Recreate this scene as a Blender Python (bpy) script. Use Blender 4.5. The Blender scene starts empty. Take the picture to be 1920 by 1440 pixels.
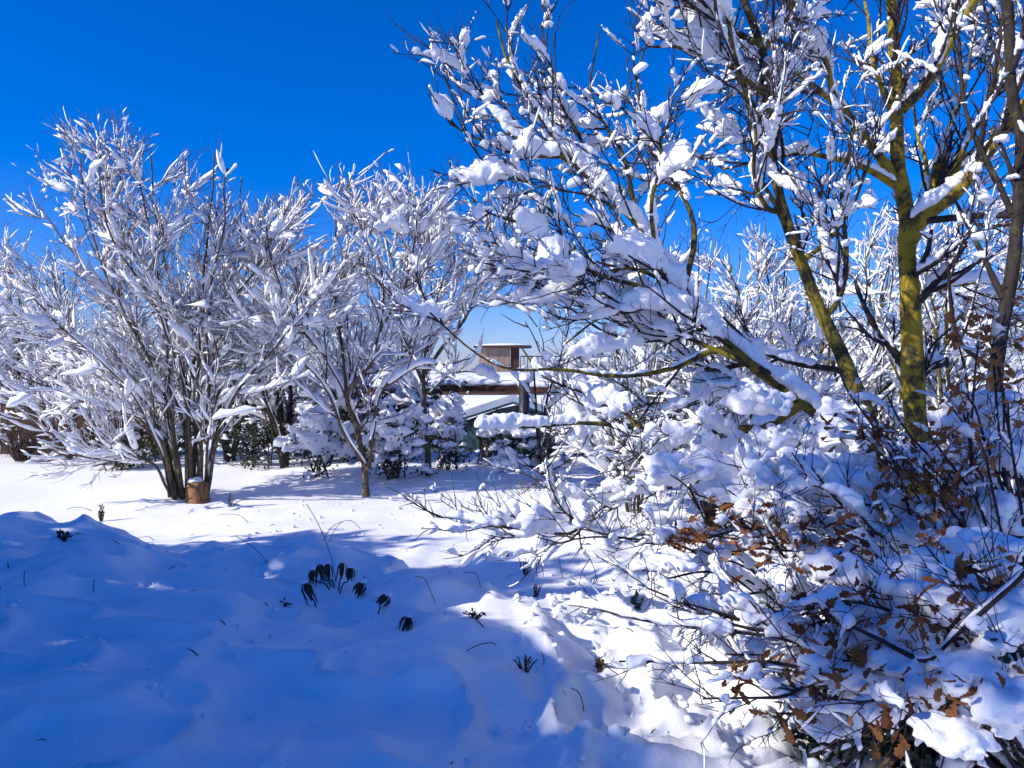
import bpy, math
import numpy as np

# ------------------------------------------------------------------ camera, sky, sun, exposure
scene = bpy.context.scene
C = scene.collection
F_PX = 1442.0                     # focal length in photo pixels (1920 wide)
CAM_Z = 1.6
PITCH = math.atan(30.0 / F_PX)    # the horizon lies 30 px above the picture's middle
cam_d = bpy.data.cameras.new('camera')
cam_d.sensor_width = 36.0
cam_d.lens = F_PX / 1920.0 * 36.0
cam_d.clip_start = 0.05
cam_d.clip_end = 3000.0
cam = bpy.data.objects.new('camera', cam_d)
C.objects.link(cam)
cam.location = (0, 0, CAM_Z)
cam.rotation_euler = (math.pi / 2 - PITCH, 0, 0)
scene.camera = cam

SUN_EL = math.radians(30.0)
SUN_AZ = math.radians(-114.0)     # bearing from +Y, clockwise: left and a little behind the camera
to_sun = np.array([math.sin(SUN_AZ) * math.cos(SUN_EL), math.cos(SUN_AZ) * math.cos(SUN_EL), math.sin(SUN_EL)])

world = bpy.data.worlds.new('World')
scene.world = world
world.use_nodes = True
nt = world.node_tree
nt.nodes.clear()
sky = nt.nodes.new('ShaderNodeTexSky')
sky.sky_type = 'NISHITA'
sky.sun_disc = False
sky.sun_elevation = SUN_EL
sky.sun_rotation = SUN_AZ
sky.altitude = 0
sky.air_density = 1.0
sky.dust_density = 0.3
sky.ozone_density = 3.0
hs = nt.nodes.new('ShaderNodeHueSaturation')
hs.inputs['Saturation'].default_value = 1.25
tint = nt.nodes.new('ShaderNodeMix')            # the camera's cold white balance: one tint for the whole sky
tint.data_type = 'RGBA'
tint.blend_type = 'MULTIPLY'
tint.inputs[0].default_value = 1.0
tint.inputs[7].default_value = (0.90, 1.03, 1.72, 1)
bg = nt.nodes.new('ShaderNodeBackground')
bg.inputs['Strength'].default_value = 0.087
wo = nt.nodes.new('ShaderNodeOutputWorld')
nt.links.new(sky.outputs[0], tint.inputs[6])
nt.links.new(tint.outputs[2], hs.inputs['Color'])
nt.links.new(hs.outputs[0], bg.inputs['Color'])
nt.links.new(bg.outputs[0], wo.inputs['Surface'])

sun_d = bpy.data.lights.new('sun', 'SUN')
sun_d.energy = 5.0
sun_d.angle = math.radians(0.5)
sun_d.color = (1.0, 0.93, 0.82)
sun = bpy.data.objects.new('sun', sun_d)
C.objects.link(sun)
from mathutils import Vector
sun.rotation_euler = Vector(to_sun).to_track_quat('Z', 'Y').to_euler()
sun.location = (-8, -4, 8)

vs = scene.view_settings
vs.view_transform = 'Standard'
vs.look = 'None'
vs.exposure = 0.28
vs.gamma = 1.0
vs.use_curve_mapping = False
scene.cycles.max_bounces = 8
scene.cycles.diffuse_bounces = 5
scene.cycles.glossy_bounces = 2
scene.cycles.transmission_bounces = 4
scene.cycles.transparent_max_bounces = 8
scene.cycles.use_adaptive_sampling = True
scene.cycles.use_denoising = True

# ------------------------------------------------------------------ helpers
rng = np.random.default_rng(11)
UP = np.array([0.0, 0.0, 1.0])
_c, _s = math.cos(PITCH), math.sin(PITCH)


def W(px, py, d):
    """the point seen at photo pixel (px, py), d metres in front (world y = d)"""
    u, v = (px - 960.0) / F_PX, (720.0 - py) / F_PX
    y = _c + v * _s
    z = v * _c - _s
    k = d / y
    return np.array([u * k, d, CAM_Z + z * k])


_T2 = rng.random((64, 64))
_T3 = rng.random((32, 32, 32))


def n2(x, y):
    x = np.asarray(x, float); y = np.asarray(y, float)
    xi = np.floor(x).astype(int); yi = np.floor(y).astype(int)
    fx = x - xi; fy = y - yi
    fx = fx * fx * fx * (fx * (fx * 6 - 15) + 10); fy = fy * fy * fy * (fy * (fy * 6 - 15) + 10)
    a = _T2[xi & 63, yi & 63]; b = _T2[(xi + 1) & 63, yi & 63]
    c = _T2[xi & 63, (yi + 1) & 63]; d = _T2[(xi + 1) & 63, (yi + 1) & 63]
    return (a + (b - a) * fx) * (1 - fy) + (c + (d - c) * fx) * fy


def n3(p):
    i = np.floor(p).astype(int); f = p - i
    f = f * f * (3 - 2 * f)
    x0, y0, z0 = i[..., 0] & 31, i[..., 1] & 31, i[..., 2] & 31
    x1, y1, z1 = (x0 + 1) & 31, (y0 + 1) & 31, (z0 + 1) & 31
    fx, fy, fz = f[..., 0], f[..., 1], f[..., 2]
    a = _T3[x0, y0, z0] * (1 - fx) + _T3[x1, y0, z0] * fx
    b = _T3[x0, y1, z0] * (1 - fx) + _T3[x1, y1, z0] * fx
    c = _T3[x0, y0, z1] * (1 - fx) + _T3[x1, y0, z1] * fx
    d = _T3[x0, y1, z1] * (1 - fx) + _T3[x1, y1, z1] * fx
    return (a * (1 - fy) + b * fy) * (1 - fz) + (c * (1 - fy) + d * fy) * fz


def proj(P):
    """photo pixel of points"""
    x, y, z = P[..., 0], P[..., 1], P[..., 2] - CAM_Z
    f = np.maximum(y * _c - z * _s, 0.05)
    return 960 + F_PX * x / f, 720 - F_PX * (y * _s + z * _c) / f


GAPS = [(872, 1010, 585, 730, 99, 0.06), (845, 1015, 735, 835, 99, 0.06), (1040, 1165, -80, 130, 99, 0.1), (440, 545, 150, 350, 99, 0.1), (560, 830, 150, 300, 99, 0.15), (0, 480, 0, 195, 99, 0.1), (1655, 1765, 230, 720, 5.3, 0.25)]      # openings between the crowns: few twigs grew there


def sstep(a, b, x):
    t = np.clip((x - a) / (b - a), 0, 1)
    return t * t * (3 - 2 * t)


def billow(x, y):
    return 1 - np.abs(2 * n2(x, y) - 1)


def ground(x, y):
    """height of the snow surface"""
    x = np.asarray(x, float); y = np.asarray(y, float)
    edge = 6.3 + 0.35 * (n2(x * 0.9 + 7, x * 0 + 3.3) - 0.5) * 2 - 1.5 * sstep(-2.2, 0.4, x)
    bank = 1 - sstep(edge - 1.0, edge + 0.35, y)
    bank = bank * (1 - 0.55 * sstep(-0.5, 1.0, x))
    z = 0.36 * bank
    z = z + bank * (0.12 * (n2(x * 0.9 + 3, y * 0.9) - 0.5) + 0.15 * (n2(x * 1.9, y * 1.9 + 9) - 0.5)
                    + 0.15 * np.maximum(billow(x * 3.3 + 4, y * 3.3) - 0.5, 0) + 0.07 * (n2(x * 5, y * 5) - 0.5) - 0.12 * np.maximum(n2(x * 4.1 + 9, y * 4.1) - 0.72, 0) + 0.010 * (n2(x * 17, y * 17) - 0.5))
    crest = np.exp(-((y - edge + 0.35) / 0.45) ** 2) * sstep(9, 5, np.abs(x))
    z = z + crest * 0.15 * np.maximum(billow(x * 1.6 + 1.7, y * 1.6) - 0.45, 0)
    open_ = sstep(5.0, 7.0, y) * (1 - sstep(40, 60, y))
    z = z + open_ * (0.10 * (n2(x * 0.5, y * 0.5 + 4) - 0.5) + 0.035 * (n2(x * 1.7 + 5, y * 2.4) - 0.5)
                     + 0.012 * (n2(x * 4, y * 9) - 0.5))
    # snow heaped over low plants on the right, in front of and under the oak saplings
    rough = sstep(-0.25, 0.5, x) * sstep(6.0, 4.0, y) * (1 - sstep(7, 9, np.abs(x)))
    z = z + rough * (0.17 * np.maximum(billow(x * 2.6 + 3, y * 2.6 + 1) - 0.25, 0)
                     + 0.10 * np.maximum(billow(x * 6.1, y * 6.1 + 5) - 0.3, 0)
                     + 0.05 * billow(x * 13, y * 13) - 0.06)
    clod = sstep(-0.1, 0.6, x) * sstep(7.5, 5.0, y)
    z = z + clod * (0.035 * np.maximum(billow(x * 19 + 2, y * 19) - 0.35, 0) + 0.02 * (n2(x * 31, y * 31) - 0.5))
    mid = sstep(-1.2, 0.0, x) * sstep(5.0, 6.0, y) * sstep(9.5, 8.0, y) * sstep(4, 3, x)
    z = z + mid * 0.13 * np.maximum(billow(x * 1.9 + 8, y * 1.9) - 0.3, 0)
    # the plot falls away behind the boundary
    z = z - 0.9 * sstep(14.5, 19, y)
    return z


def G(x, y):
    return float(ground(np.array([x]), np.array([y]))[0])


# ------------------------------------------------------------------ materials
def new_mat(name):
    m = bpy.data.materials.new(name)
    m.use_nodes = True
    t = m.node_tree
    b = t.nodes['Principled BSDF']
    return m, t, b


def mat_plain(name, col, rough=0.7, spec=0.3, vary=0.25, scale=8.0, bump=0.0, col2=None, stretch=(1, 1, 1), per_obj=0.0, trans=0.0):
    m, t, b = new_mat(name)
    b.inputs['Roughness'].default_value = rough
    b.inputs['Specular IOR Level'].default_value = spec
    tc = t.nodes.new('ShaderNodeTexCoord')
    mp = t.nodes.new('ShaderNodeMapping')
    mp.inputs['Scale'].default_value = stretch
    no = t.nodes.new('ShaderNodeTexNoise')
    no.inputs['Scale'].default_value = scale
    no.inputs['Detail'].default_value = 5
    no.inputs['Roughness'].default_value = 0.62
    cr = t.nodes.new('ShaderNodeValToRGB')
    c2 = col2 if col2 else tuple(min(1, c * (1 + vary)) for c in col)
    c1 = col if col2 else tuple(c * (1 - vary) for c in col)
    cr.color_ramp.elements[0].color = (*c1, 1)
    cr.color_ramp.elements[1].color = (*c2, 1)
    cr.color_ramp.elements[0].position = 0.36
    cr.color_ramp.elements[1].position = 0.64
    t.links.new(tc.outputs['Object'], mp.inputs[0])
    t.links.new(mp.outputs[0], no.inputs['Vector'])
    t.links.new(no.outputs['Fac'], cr.inputs[0])
    out = cr.outputs[0]
    if per_obj:
        oi = t.nodes.new('ShaderNodeObjectInfo')
        mr = t.nodes.new('ShaderNodeMapRange')
        mr.inputs['To Min'].default_value = 1 - per_obj
        mr.inputs['To Max'].default_value = 1 + per_obj
        h = t.nodes.new('ShaderNodeHueSaturation')
        t.links.new(oi.outputs['Random'], mr.inputs['Value'])
        t.links.new(mr.outputs[0], h.inputs['Value'])
        t.links.new(out, h.inputs['Color'])
        out = h.outputs[0]
    t.links.new(out, b.inputs['Base Color'])
    if bump:
        bu = t.nodes.new('ShaderNodeBump')
        bu.inputs['Strength'].default_value = bump
        bu.inputs['Distance'].default_value = 0.01
        t.links.new(no.outputs['Fac'], bu.inputs['Height'])
        t.links.new(bu.outputs[0], b.inputs['Normal'])
    if trans:
        tr = t.nodes.new('ShaderNodeBsdfTranslucent')
        mx = t.nodes.new('ShaderNodeMixShader')
        mx.inputs[0].default_value = trans
        t.links.new(out, tr.inputs['Color'])
        t.links.new(b.outputs[0], mx.inputs[1])
        t.links.new(tr.outputs[0], mx.inputs[2])
        t.links.new(mx.outputs[0], t.nodes['Material Output'].inputs['Surface'])
    return m


def mat_snow(name, s1, s2, dist, strength):
    m, t, b = new_mat(name)
    b.inputs['Base Color'].default_value = (0.90, 0.91, 0.93, 1)
    b.inputs['Roughness'].default_value = 0.65
    b.inputs['Specular IOR Level'].default_value = 0.15
    tc = t.nodes.new('ShaderNodeTexCoord')
    a = t.nodes.new('ShaderNodeTexNoise'); a.inputs['Scale'].default_value = s1; a.inputs['Detail'].default_value = 6
    a.inputs['Roughness'].default_value = 0.6
    g = t.nodes.new('ShaderNodeTexNoise'); g.inputs['Scale'].default_value = s2; g.inputs['Detail'].default_value = 2
    ad = t.nodes.new('ShaderNodeMath'); ad.operation = 'MULTIPLY_ADD'
    ad.inputs[1].default_value = 0.25
    t.links.new(tc.outputs['Object'], a.inputs['Vector'])
    t.links.new(tc.outputs['Object'], g.inputs['Vector'])
    t.links.new(g.outputs['Fac'], ad.inputs[0])
    t.links.new(a.outputs['Fac'], ad.inputs[2])
    bu = t.nodes.new('ShaderNodeBump')
    bu.inputs['Strength'].default_value = strength
    bu.inputs['Distance'].default_value = dist
    t.links.new(ad.outputs[0], bu.inputs['Height'])
    t.links.new(bu.outputs[0], b.inputs['Normal'])
    return m


def mat_bark(name, dark, mid, lichen, amount, scale=14.0):
    """dark bark with patches of lichen or algae"""
    m, t, b = new_mat(name)
    b.inputs['Roughness'].default_value = 0.85
    b.inputs['Specular IOR Level'].default_value = 0.15
    tc = t.nodes.new('ShaderNodeTexCoord')
    mp = t.nodes.new('ShaderNodeMapping'); mp.inputs['Scale'].default_value = (1, 1, 0.35)
    n1 = t.nodes.new('ShaderNodeTexNoise'); n1.inputs['Scale'].default_value = scale * 3; n1.inputs['Detail'].default_value = 6
    n2_ = t.nodes.new('ShaderNodeTexNoise'); n2_.inputs['Scale'].default_value = scale * 0.6; n2_.inputs['Detail'].default_value = 7
    n2_.inputs['Roughness'].default_value = 0.7
    t.links.new(tc.outputs['Object'], mp.inputs[0])
    t.links.new(mp.outputs[0], n1.inputs['Vector'])
    t.links.new(tc.outputs['Object'], n2_.inputs['Vector'])
    c1 = t.nodes.new('ShaderNodeValToRGB')
    c1.color_ramp.elements[0].color = (*dark, 1); c1.color_ramp.elements[0].position = 0.35
    c1.color_ramp.elements[1].color = (*mid, 1); c1.color_ramp.elements[1].position = 0.65
    c2 = t.nodes.new('ShaderNodeValToRGB')
    c2.color_ramp.elements[0].position = 0.62 - 0.3 * amount; c2.color_ramp.elements[0].color = (0, 0, 0, 1)
    c2.color_ramp.elements[1].position = 0.72 - 0.3 * amount; c2.color_ramp.elements[1].color = (1, 1, 1, 1)
    mx = t.nodes.new('ShaderNodeMix'); mx.data_type = 'RGBA'
    mx.inputs[7].default_value = (*lichen, 1)
    t.links.new(n1.outputs['Fac'], c1.inputs[0])
    t.links.new(n2_.outputs['Fac'], c2.inputs[0])
    t.links.new(c2.outputs[0], mx.inputs[0])
    t.links.new(c1.outputs[0], mx.inputs[6])
    t.links.new(mx.outputs[2], b.inputs['Base Color'])
    bu = t.nodes.new('ShaderNodeBump'); bu.inputs['Strength'].default_value = 0.6; bu.inputs['Distance'].default_value = 0.008
    t.links.new(n1.outputs['Fac'], bu.inputs['Height'])
    t.links.new(bu.outputs[0], b.inputs['Normal'])
    return m


M = {}
M['snow_ground'] = mat_snow('snow_ground', 6, 140, 0.03, 0.32)
M['snow'] = mat_snow('snow_on_branches', 30, 220, 0.012, 0.45)
M['bark_yellow'] = mat_bark('yellow_lichen_bark', (0.035, 0.03, 0.018), (0.09, 0.075, 0.03), (0.32, 0.225, 0.025), 0.64)
M['bark_olive'] = mat_bark('olive_mossy_bark', (0.025, 0.022, 0.016), (0.06, 0.05, 0.03), (0.20, 0.155, 0.022), 0.5)
M['bark_coppice'] = mat_bark('grey_olive_bark', (0.05, 0.04, 0.03), (0.15, 0.115, 0.075), (0.17, 0.14, 0.06), 0.3)
M['bark_tan'] = mat_bark('tan_bark', (0.06, 0.04, 0.03), (0.17, 0.125, 0.085), (0.22, 0.19, 0.08), 0.25)
M['bark_dark'] = mat_bark('dark_bark', (0.02, 0.017, 0.015), (0.05, 0.04, 0.034), (0.09, 0.085, 0.03), 0.15)
M['twig'] = mat_plain('dark_twig', (0.04, 0.03, 0.03), 0.8, 0.2, 0.4, 20)
M['twig_brown'] = mat_plain('brown_twig', (0.075, 0.048, 0.04), 0.8, 0.2, 0.4, 20)
M['leaf_oak'] = mat_plain('dead_oak_leaf', (0.17, 0.06, 0.022), 0.7, 0.25, 0.3, 25, 0.3, (0.34, 0.14, 0.045), per_obj=0.55, trans=0.3)
M['leaf_green'] = mat_plain('evergreen_leaf', (0.02, 0.035, 0.014), 0.45, 0.4, 0.3, 12, 0, (0.05, 0.075, 0.025))
M['leaf_dark'] = mat_plain('dark_evergreen_leaf', (0.012, 0.018, 0.012), 0.5, 0.35, 0.3, 12, 0, (0.03, 0.045, 0.02))
M['dry'] = mat_plain('dry_stalk', (0.07, 0.05, 0.035), 0.8, 0.2, 0.4, 30)
M['straw'] = mat_plain('straw_stalk', (0.16, 0.12, 0.07), 0.8, 0.2, 0.3, 30)
M['dead_head'] = mat_plain('dead_flower_head', (0.04, 0.026, 0.018), 0.85, 0.2, 0.4, 60, 0.5, (0.11, 0.065, 0.036))
M['fence'] = mat_plain('fence_board', (0.05, 0.03, 0.022), 0.85, 0.15, 0.3, 6, 0.3, (0.10, 0.06, 0.04), (8, 8, 0.7), per_obj=0.2)
M['hut_wood'] = mat_plain('hut_cladding', (0.25, 0.17, 0.13), 0.8, 0.2, 0.2, 6, 0.2, (0.38, 0.28, 0.23), (4, 4, 0.5), per_obj=0.2)
M['hut_dark'] = mat_plain('dark_wood_and_hut_shade', (0.06, 0.028, 0.022), 0.8, 0.2, 0.2, 6)  # dark wood of roofs and beam; on the hut's side it paints shade
M['fascia'] = mat_plain('brown_fascia', (0.10, 0.045, 0.028), 0.7, 0.3, 0.3, 3, 0, None, (1, 1, 4))
M['metal'] = mat_plain('dark_metal', (0.02, 0.02, 0.022), 0.5, 0.5, 0.2, 10)
M['render'] = mat_plain('pale_wall', (0.6, 0.6, 0.6), 0.9, 0.2, 0.06, 3)
M['glass'] = mat_plain('green_glass', (0.035, 0.085, 0.095), 0.15, 0.5, 0.3, 1.5)
M['frame'] = mat_plain('green_frame', (0.05, 0.09, 0.09), 0.6, 0.4, 0.2, 5)
M['stump'] = mat_plain('stump_wood', (0.13, 0.058, 0.03), 0.85, 0.15, 0.3, 10, 0.6, (0.33, 0.18, 0.09), (6, 6, 0.8))

# ------------------------------------------------------------------ mesh building
ORIGIN = {}


def add_mesh(name, V, faces, mat, parent=None, smooth=True, loc=None):
    V = np.asarray(V, dtype=np.float64).reshape(-1, 3)
    o_loc = ORIGIN.get(parent.name, np.zeros(3)) if parent else (np.zeros(3) if loc is None else np.asarray(loc, float))
    me = bpy.data.meshes.new(name)
    fl = [np.asarray(f, dtype=np.int32) for f in faces if len(f)]
    nv = len(V)
    me.vertices.add(nv)
    me.vertices.foreach_set('co', (V - o_loc).astype(np.float32).ravel())
    loops = np.concatenate([f.ravel() for f in fl])
    tot = np.concatenate([np.full(len(f), f.shape[1], dtype=np.int32) for f in fl])
    start = np.concatenate([[0], np.cumsum(tot)[:-1]]).astype(np.int32)
    me.loops.add(len(loops)); me.loops.foreach_set('vertex_index', loops)
    me.polygons.add(len(tot))
    me.polygons.foreach_set('loop_start', start)
    me.polygons.foreach_set('loop_total', tot)
    me.polygons.foreach_set('use_smooth', np.full(len(tot), smooth))
    me.materials.append(mat)
    me.update(calc_edges=True)
    o = bpy.data.objects.new(name, me)
    C.objects.link(o)
    if parent:
        o.parent = parent
    else:
        o.location = o_loc
    ORIGIN[o.name] = o_loc
    return o


def thing(name, label, cat, loc=(0, 0, 0), group=None, kind=None):
    o = bpy.data.objects.new(name, None)
    C.objects.link(o)
    o.empty_display_size = 0.1
    o.location = loc
    ORIGIN[o.name] = np.asarray(loc, float)
    tag(o, label, cat, group, kind)
    return o


def tag(o, label=None, cat=None, group=None, kind=None):
    if label: o['label'] = label
    if cat: o['category'] = cat
    if group: o['group'] = group
    if kind: o['kind'] = kind
    return o


def join(parts):
    """[(V, [faces...]), ...] -> one (V, faces)"""
    Vs, Fs, off = [], {}, 0
    for V, fs in parts:
        V = np.asarray(V).reshape(-1, 3)
        Vs.append(V)
        for f in fs:
            f = np.asarray(f)
            if len(f):
                Fs.setdefault(f.shape[1], []).append(f + off)
        off += len(V)
    if not Vs:
        return np.zeros((0, 3)), []
    return np.concatenate(Vs), [np.concatenate(v) for v in Fs.values()]


def norm(v):
    return v / np.maximum(np.linalg.norm(v, axis=-1, keepdims=True), 1e-9)


def tang(P):
    return norm(np.gradient(P, axis=1))


def ring_faces(N, K, S, closed=False):
    i = np.arange(N)[:, None, None] * K * S
    k = np.arange(K - 1)[None, :, None] * S
    s = np.arange(S)[None, None, :]
    s2 = (s + 1) % S
    a = i + k + s; b = i + k + s2; c = b + S; d = a + S
    return np.stack([a, b, c, d], -1).reshape(-1, 4)


def tubes(P, R, S=5, rough=0.0):
    """P (N,K,3) centre lines, R (N,K) radii"""
    N, K, _ = P.shape
    T = tang(P)
    mt = norm(T.mean(axis=1, keepdims=True))
    ref = np.where(np.abs(mt[..., 2:3]) > 0.75, np.array([1.0, 0.13, 0.0]), UP)
    A = norm(np.cross(T, np.broadcast_to(ref, T.shape)))
    B = np.cross(A, T)
    th = np.linspace(0, 2 * math.pi, S, endpoint=False)
    V = P[:, :, None, :] + R[:, :, None, None] * (A[:, :, None, :] * np.cos(th)[None, None, :, None] + B[:, :, None, :] * np.sin(th)[None, None, :, None])
    if rough:
        n = n3(V * 14.0) - 0.5 + 0.6 * (n3(V * 33.0) - 0.5)
        V = V + (V - P[:, :, None, :]) * (n * rough)[..., None]
    fs = [ring_faces(N, K, S)]
    base = (np.arange(N) * K * S)[:, None]
    fs.append(base + (K - 1) * S + np.arange(S)[None, :])
    return V.reshape(-1, 3), fs


def sample(P, t):
    """P (N,K,3) or (N,K), t (N,M) in 0..1"""
    K = P.shape[1]
    x = np.clip(t, 0, 1) * (K - 1)
    i = np.minimum(x.astype(int), K - 2)
    f = x - i
    r = np.arange(P.shape[0])[:, None]
    if P.ndim == 3:
        f = f[..., None]
    return P[r, i] * (1 - f) + P[r, i + 1] * f


def snow_tubes(P, R, H, cover=1.0, M_=8, S=7, frac=(0.3, 0.9), lump=0.5, freq=9.0, wide=0.75, minhz=0.22):
    """elongated loads of snow lying along the upper side of the strands; H (N,) or scalar is their height"""
    N = P.shape[0]
    if N == 0:
        return np.zeros((0, 3)), []
    keep = rng.random(N) < cover
    L = np.linalg.norm(P[:, -1] - P[:, 0], axis=-1)
    hz_all = np.sqrt(np.clip(1 - (np.abs(P[:, -1, 2] - P[:, 0, 2]) / np.maximum(L, 1e-6)) ** 2, 0, 1))
    keep &= hz_all > minhz
    P, R = P[keep], R[keep]
    H = (np.broadcast_to(np.asarray(H, float), (N,)))[keep]
    N = len(P)
    if N == 0:
        return np.zeros((0, 3)), []
    w = rng.uniform(*frac, N)
    a = rng.random(N) * (1 - w)
    s = np.linspace(0, 1, M_)
    s = 0.5 - 0.5 * np.cos(s * math.pi) if M_ > 5 else s
    t = a[:, None] + w[:, None] * s[None, :]
    Q = sample(P, t); r = sample(R, t)
    T = norm(np.gradient(Q, axis=1))
    side = np.cross(T, UP)
    sl = np.linalg.norm(side, axis=-1, keepdims=True)
    side = np.where(sl > 0.05, side / np.maximum(sl, 1e-6), np.array([1.0, 0, 0]))
    Nn = norm(np.cross(side, T))
    hz = np.sqrt(np.clip(1 - T[..., 2] ** 2, 0, 1))
    prof = np.power(np.clip(np.sin(math.pi * (0.02 + 0.96 * s)), 0, 1), 0.38)[None, :]
    nz = n3(Q * freq + 3.1)
    h = H[:, None] * prof * (0.12 + 0.88 * hz ** 1.4) * (1 - lump + 2 * lump * nz)
    h[:, 0] *= 0.05; h[:, -1] *= 0.05
    hw = h * wide * 0.62 + np.minimum(r, h) * 0.5
    th = np.linspace(0, 2 * math.pi, S, endpoint=False)
    cs, sn = np.cos(th), np.sin(th)
    sn = np.where(sn > 0, sn, sn * 0.55)
    ctr = Q + Nn * (r * 0.45 + h * 0.25)[..., None]
    V = ctr[:, :, None, :] + side[:, :, None, :] * (hw[:, :, None] * cs)[..., None] + Nn[:, :, None, :] * (h[:, :, None] * 0.72 * sn)[..., None]
    V = V + (V - ctr[:, :, None, :]) * ((n3(V * freq * 3.3) - 0.5) * lump * 1.3)[..., None]
    fs = [ring_faces(N, M_, S)]
    base = (np.arange(N) * M_ * S)[:, None]
    fs.append(base + (M_ - 1) * S + np.arange(S)[None, :])
    fs.append(base + np.arange(S)[None, ::-1])
    return V.reshape(-1, 3), fs


def ico(sub):
    import bmesh
    bm = bmesh.new()
    bmesh.ops.create_icosphere(bm, subdivisions=sub, radius=1.0)
    V = np.array([v.co[:] for v in bm.verts]); Fc = np.array([[v.index for v in f.verts] for f in bm.faces])
    bm.free()
    return V, Fc


ICO = {s: ico(s) for s in (1, 2, 3)}


def lumps(Cn, Rd, sub=2, amp=0.35, freq=1.6, flat=0.5):
    """snow lumps: displaced spheres, flatter below"""
    Cn = np.asarray(Cn, float).reshape(-1, 3); Rd = np.asarray(Rd, float).reshape(-1, 3)
    N = len(Cn)
    if N == 0:
        return np.zeros((0, 3)), []
    v, f = ICO[sub]
    off = rng.random((N, 1, 3)) * 30
    d = v[None] * (1 + amp * 2 * (n3(v[None] * freq + off) - 0.5) + amp * 0.8 * (n3(v[None] * freq * 2.7 + off) - 0.5))[..., None]
    d = np.where(d[..., 2:3] < 0, d * np.array([1, 1, flat]), d)
    V = Cn[:, None, :] + d * Rd[:, None, :]
    fs = (np.arange(N) * len(v))[:, None, None] + f[None]
    return V.reshape(-1, 3), [fs.reshape(-1, 3)]


CLOUD1 = bpy.data.textures.new('coarse_snow', 'CLOUDS'); CLOUD1.noise_scale = 0.055; CLOUD1.noise_depth = 1
CLOUD2 = bpy.data.textures.new('fine_snow', 'CLOUDS'); CLOUD2.noise_scale = 0.022; CLOUD2.noise_depth = 1


def fuse(o, voxel, it=1, rough=1.0):
    m = o.modifiers.new('fuse', 'REMESH')
    m.mode = 'VOXEL'; m.voxel_size = voxel; m.use_smooth_shade = True
    s = o.modifiers.new('soften', 'SMOOTH'); s.factor = 0.5; s.iterations = it
    for tex, k in ((CLOUD1, 0.030), (CLOUD2, 0.018)):
        d = o.modifiers.new('crumble', 'DISPLACE'); d.texture = tex; d.strength = k * rough; d.mid_level = 0.5; d.texture_coords = 'LOCAL'
    return o


def spline(pts, K, wob=0.0, freq=3.0):
    """Catmull-Rom through pts (n,4: x,y,z,r) -> K points"""
    p = np.asarray(pts, float)
    p = np.vstack([2 * p[0] - p[1], p, 2 * p[-1] - p[-2]])
    n = len(p) - 3
    u = np.linspace(0, n - 1e-6, K)
    i = u.astype(int); f = (u - i)[:, None]
    a, b, c, d = p[i], p[i + 1], p[i + 2], p[i + 3]
    q = 0.5 * (2 * b + (c - a) * f + (2 * a - 5 * b + 4 * c - d) * f * f + (3 * b - a - 3 * c + d) * f ** 3)
    P, R = q[:, :3].copy(), np.maximum(q[:, 3], 0.002)
    if wob:
        o = rng.random(3) * 20
        e = np.linspace(0, 1, K)[:, None] ** 0.5
        P += wob * e * (np.stack([n3(P * freq + o + k * 7.7) for k in range(3)], -1) - 0.5)
    return P, R


def pxpath(pts, r0, r1, K=22, wob=0.05):
    """limb given as photo pixels with depth: (px, py, d)"""
    n = len(pts)
    rr = r0 * (r1 / r0) ** np.linspace(0, 1, n)
    q = [np.append(W(*p), r) for p, r in zip(pts, rr)]
    return spline(q, K, wob)


def spawn(P, R, n, tr, length, ang, K, trop, wander, rr, rmin, tip=0.35, bias=None, lt=0.5):
    """children of the strands: n per strand (float), at t in tr, of a length range, at an angle range from the parent"""
    N = P.shape[0]
    cnt = np.floor(n + rng.random(N)).astype(int)
    pi = np.repeat(np.arange(N), cnt)
    m = len(pi)
    if m == 0:
        return np.zeros((0, K, 3)), np.zeros((0, K)), pi
    t = rng.uniform(tr[0], tr[1], m)
    T = tang(P)
    p0 = sample(P[pi], t[:, None])[:, 0]
    tt = norm(sample(T[pi], t[:, None])[:, 0])
    r0 = sample(R[pi], t[:, None])[:, 0]
    rnd = norm(rng.normal(size=(m, 3)))
    perp = norm(rnd - (rnd * tt).sum(-1, keepdims=True) * tt)
    a = np.radians(rng.uniform(ang[0], ang[1], m))[:, None]
    d = norm(tt * np.cos(a) + perp * np.sin(a))
    if bias is not None:
        d = norm(d + np.asarray(bias))
    L = rng.uniform(length[0], length[1], m) * (1 - lt * t)
    step = (L / (K - 1))[:, None]
    out = np.empty((m, K, 3)); out[:, 0] = p0
    for k in range(1, K):
        out[:, k] = out[:, k - 1] + d * step
        d = norm(d + rng.normal(size=(m, 3)) * wander + UP * trop)
    ok = np.ones(m, bool)
    qx, qy = proj(out)
    for x0, x1, y0, y1, far, keep in GAPS:
        hit = ((qx > x0) & (qx < x1) & (qy > y0) & (qy < y1) & (out[..., 1] < far)).any(axis=1)
        ok &= ~hit | (rng.random(m) < keep)
    out, r0, pi, m = out[ok], r0[ok], pi[ok], int(ok.sum())
    rb = np.clip(r0 * rr, rmin, None)
    Rr = rb[:, None] * np.linspace(1, tip, K)[None, :]
    return out, Rr, pi


def stack(strands):
    """list of (P (K,3), R (K,)) of equal K -> arrays"""
    return np.stack([s[0] for s in strands]), np.stack([s[1] for s in strands])


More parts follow.
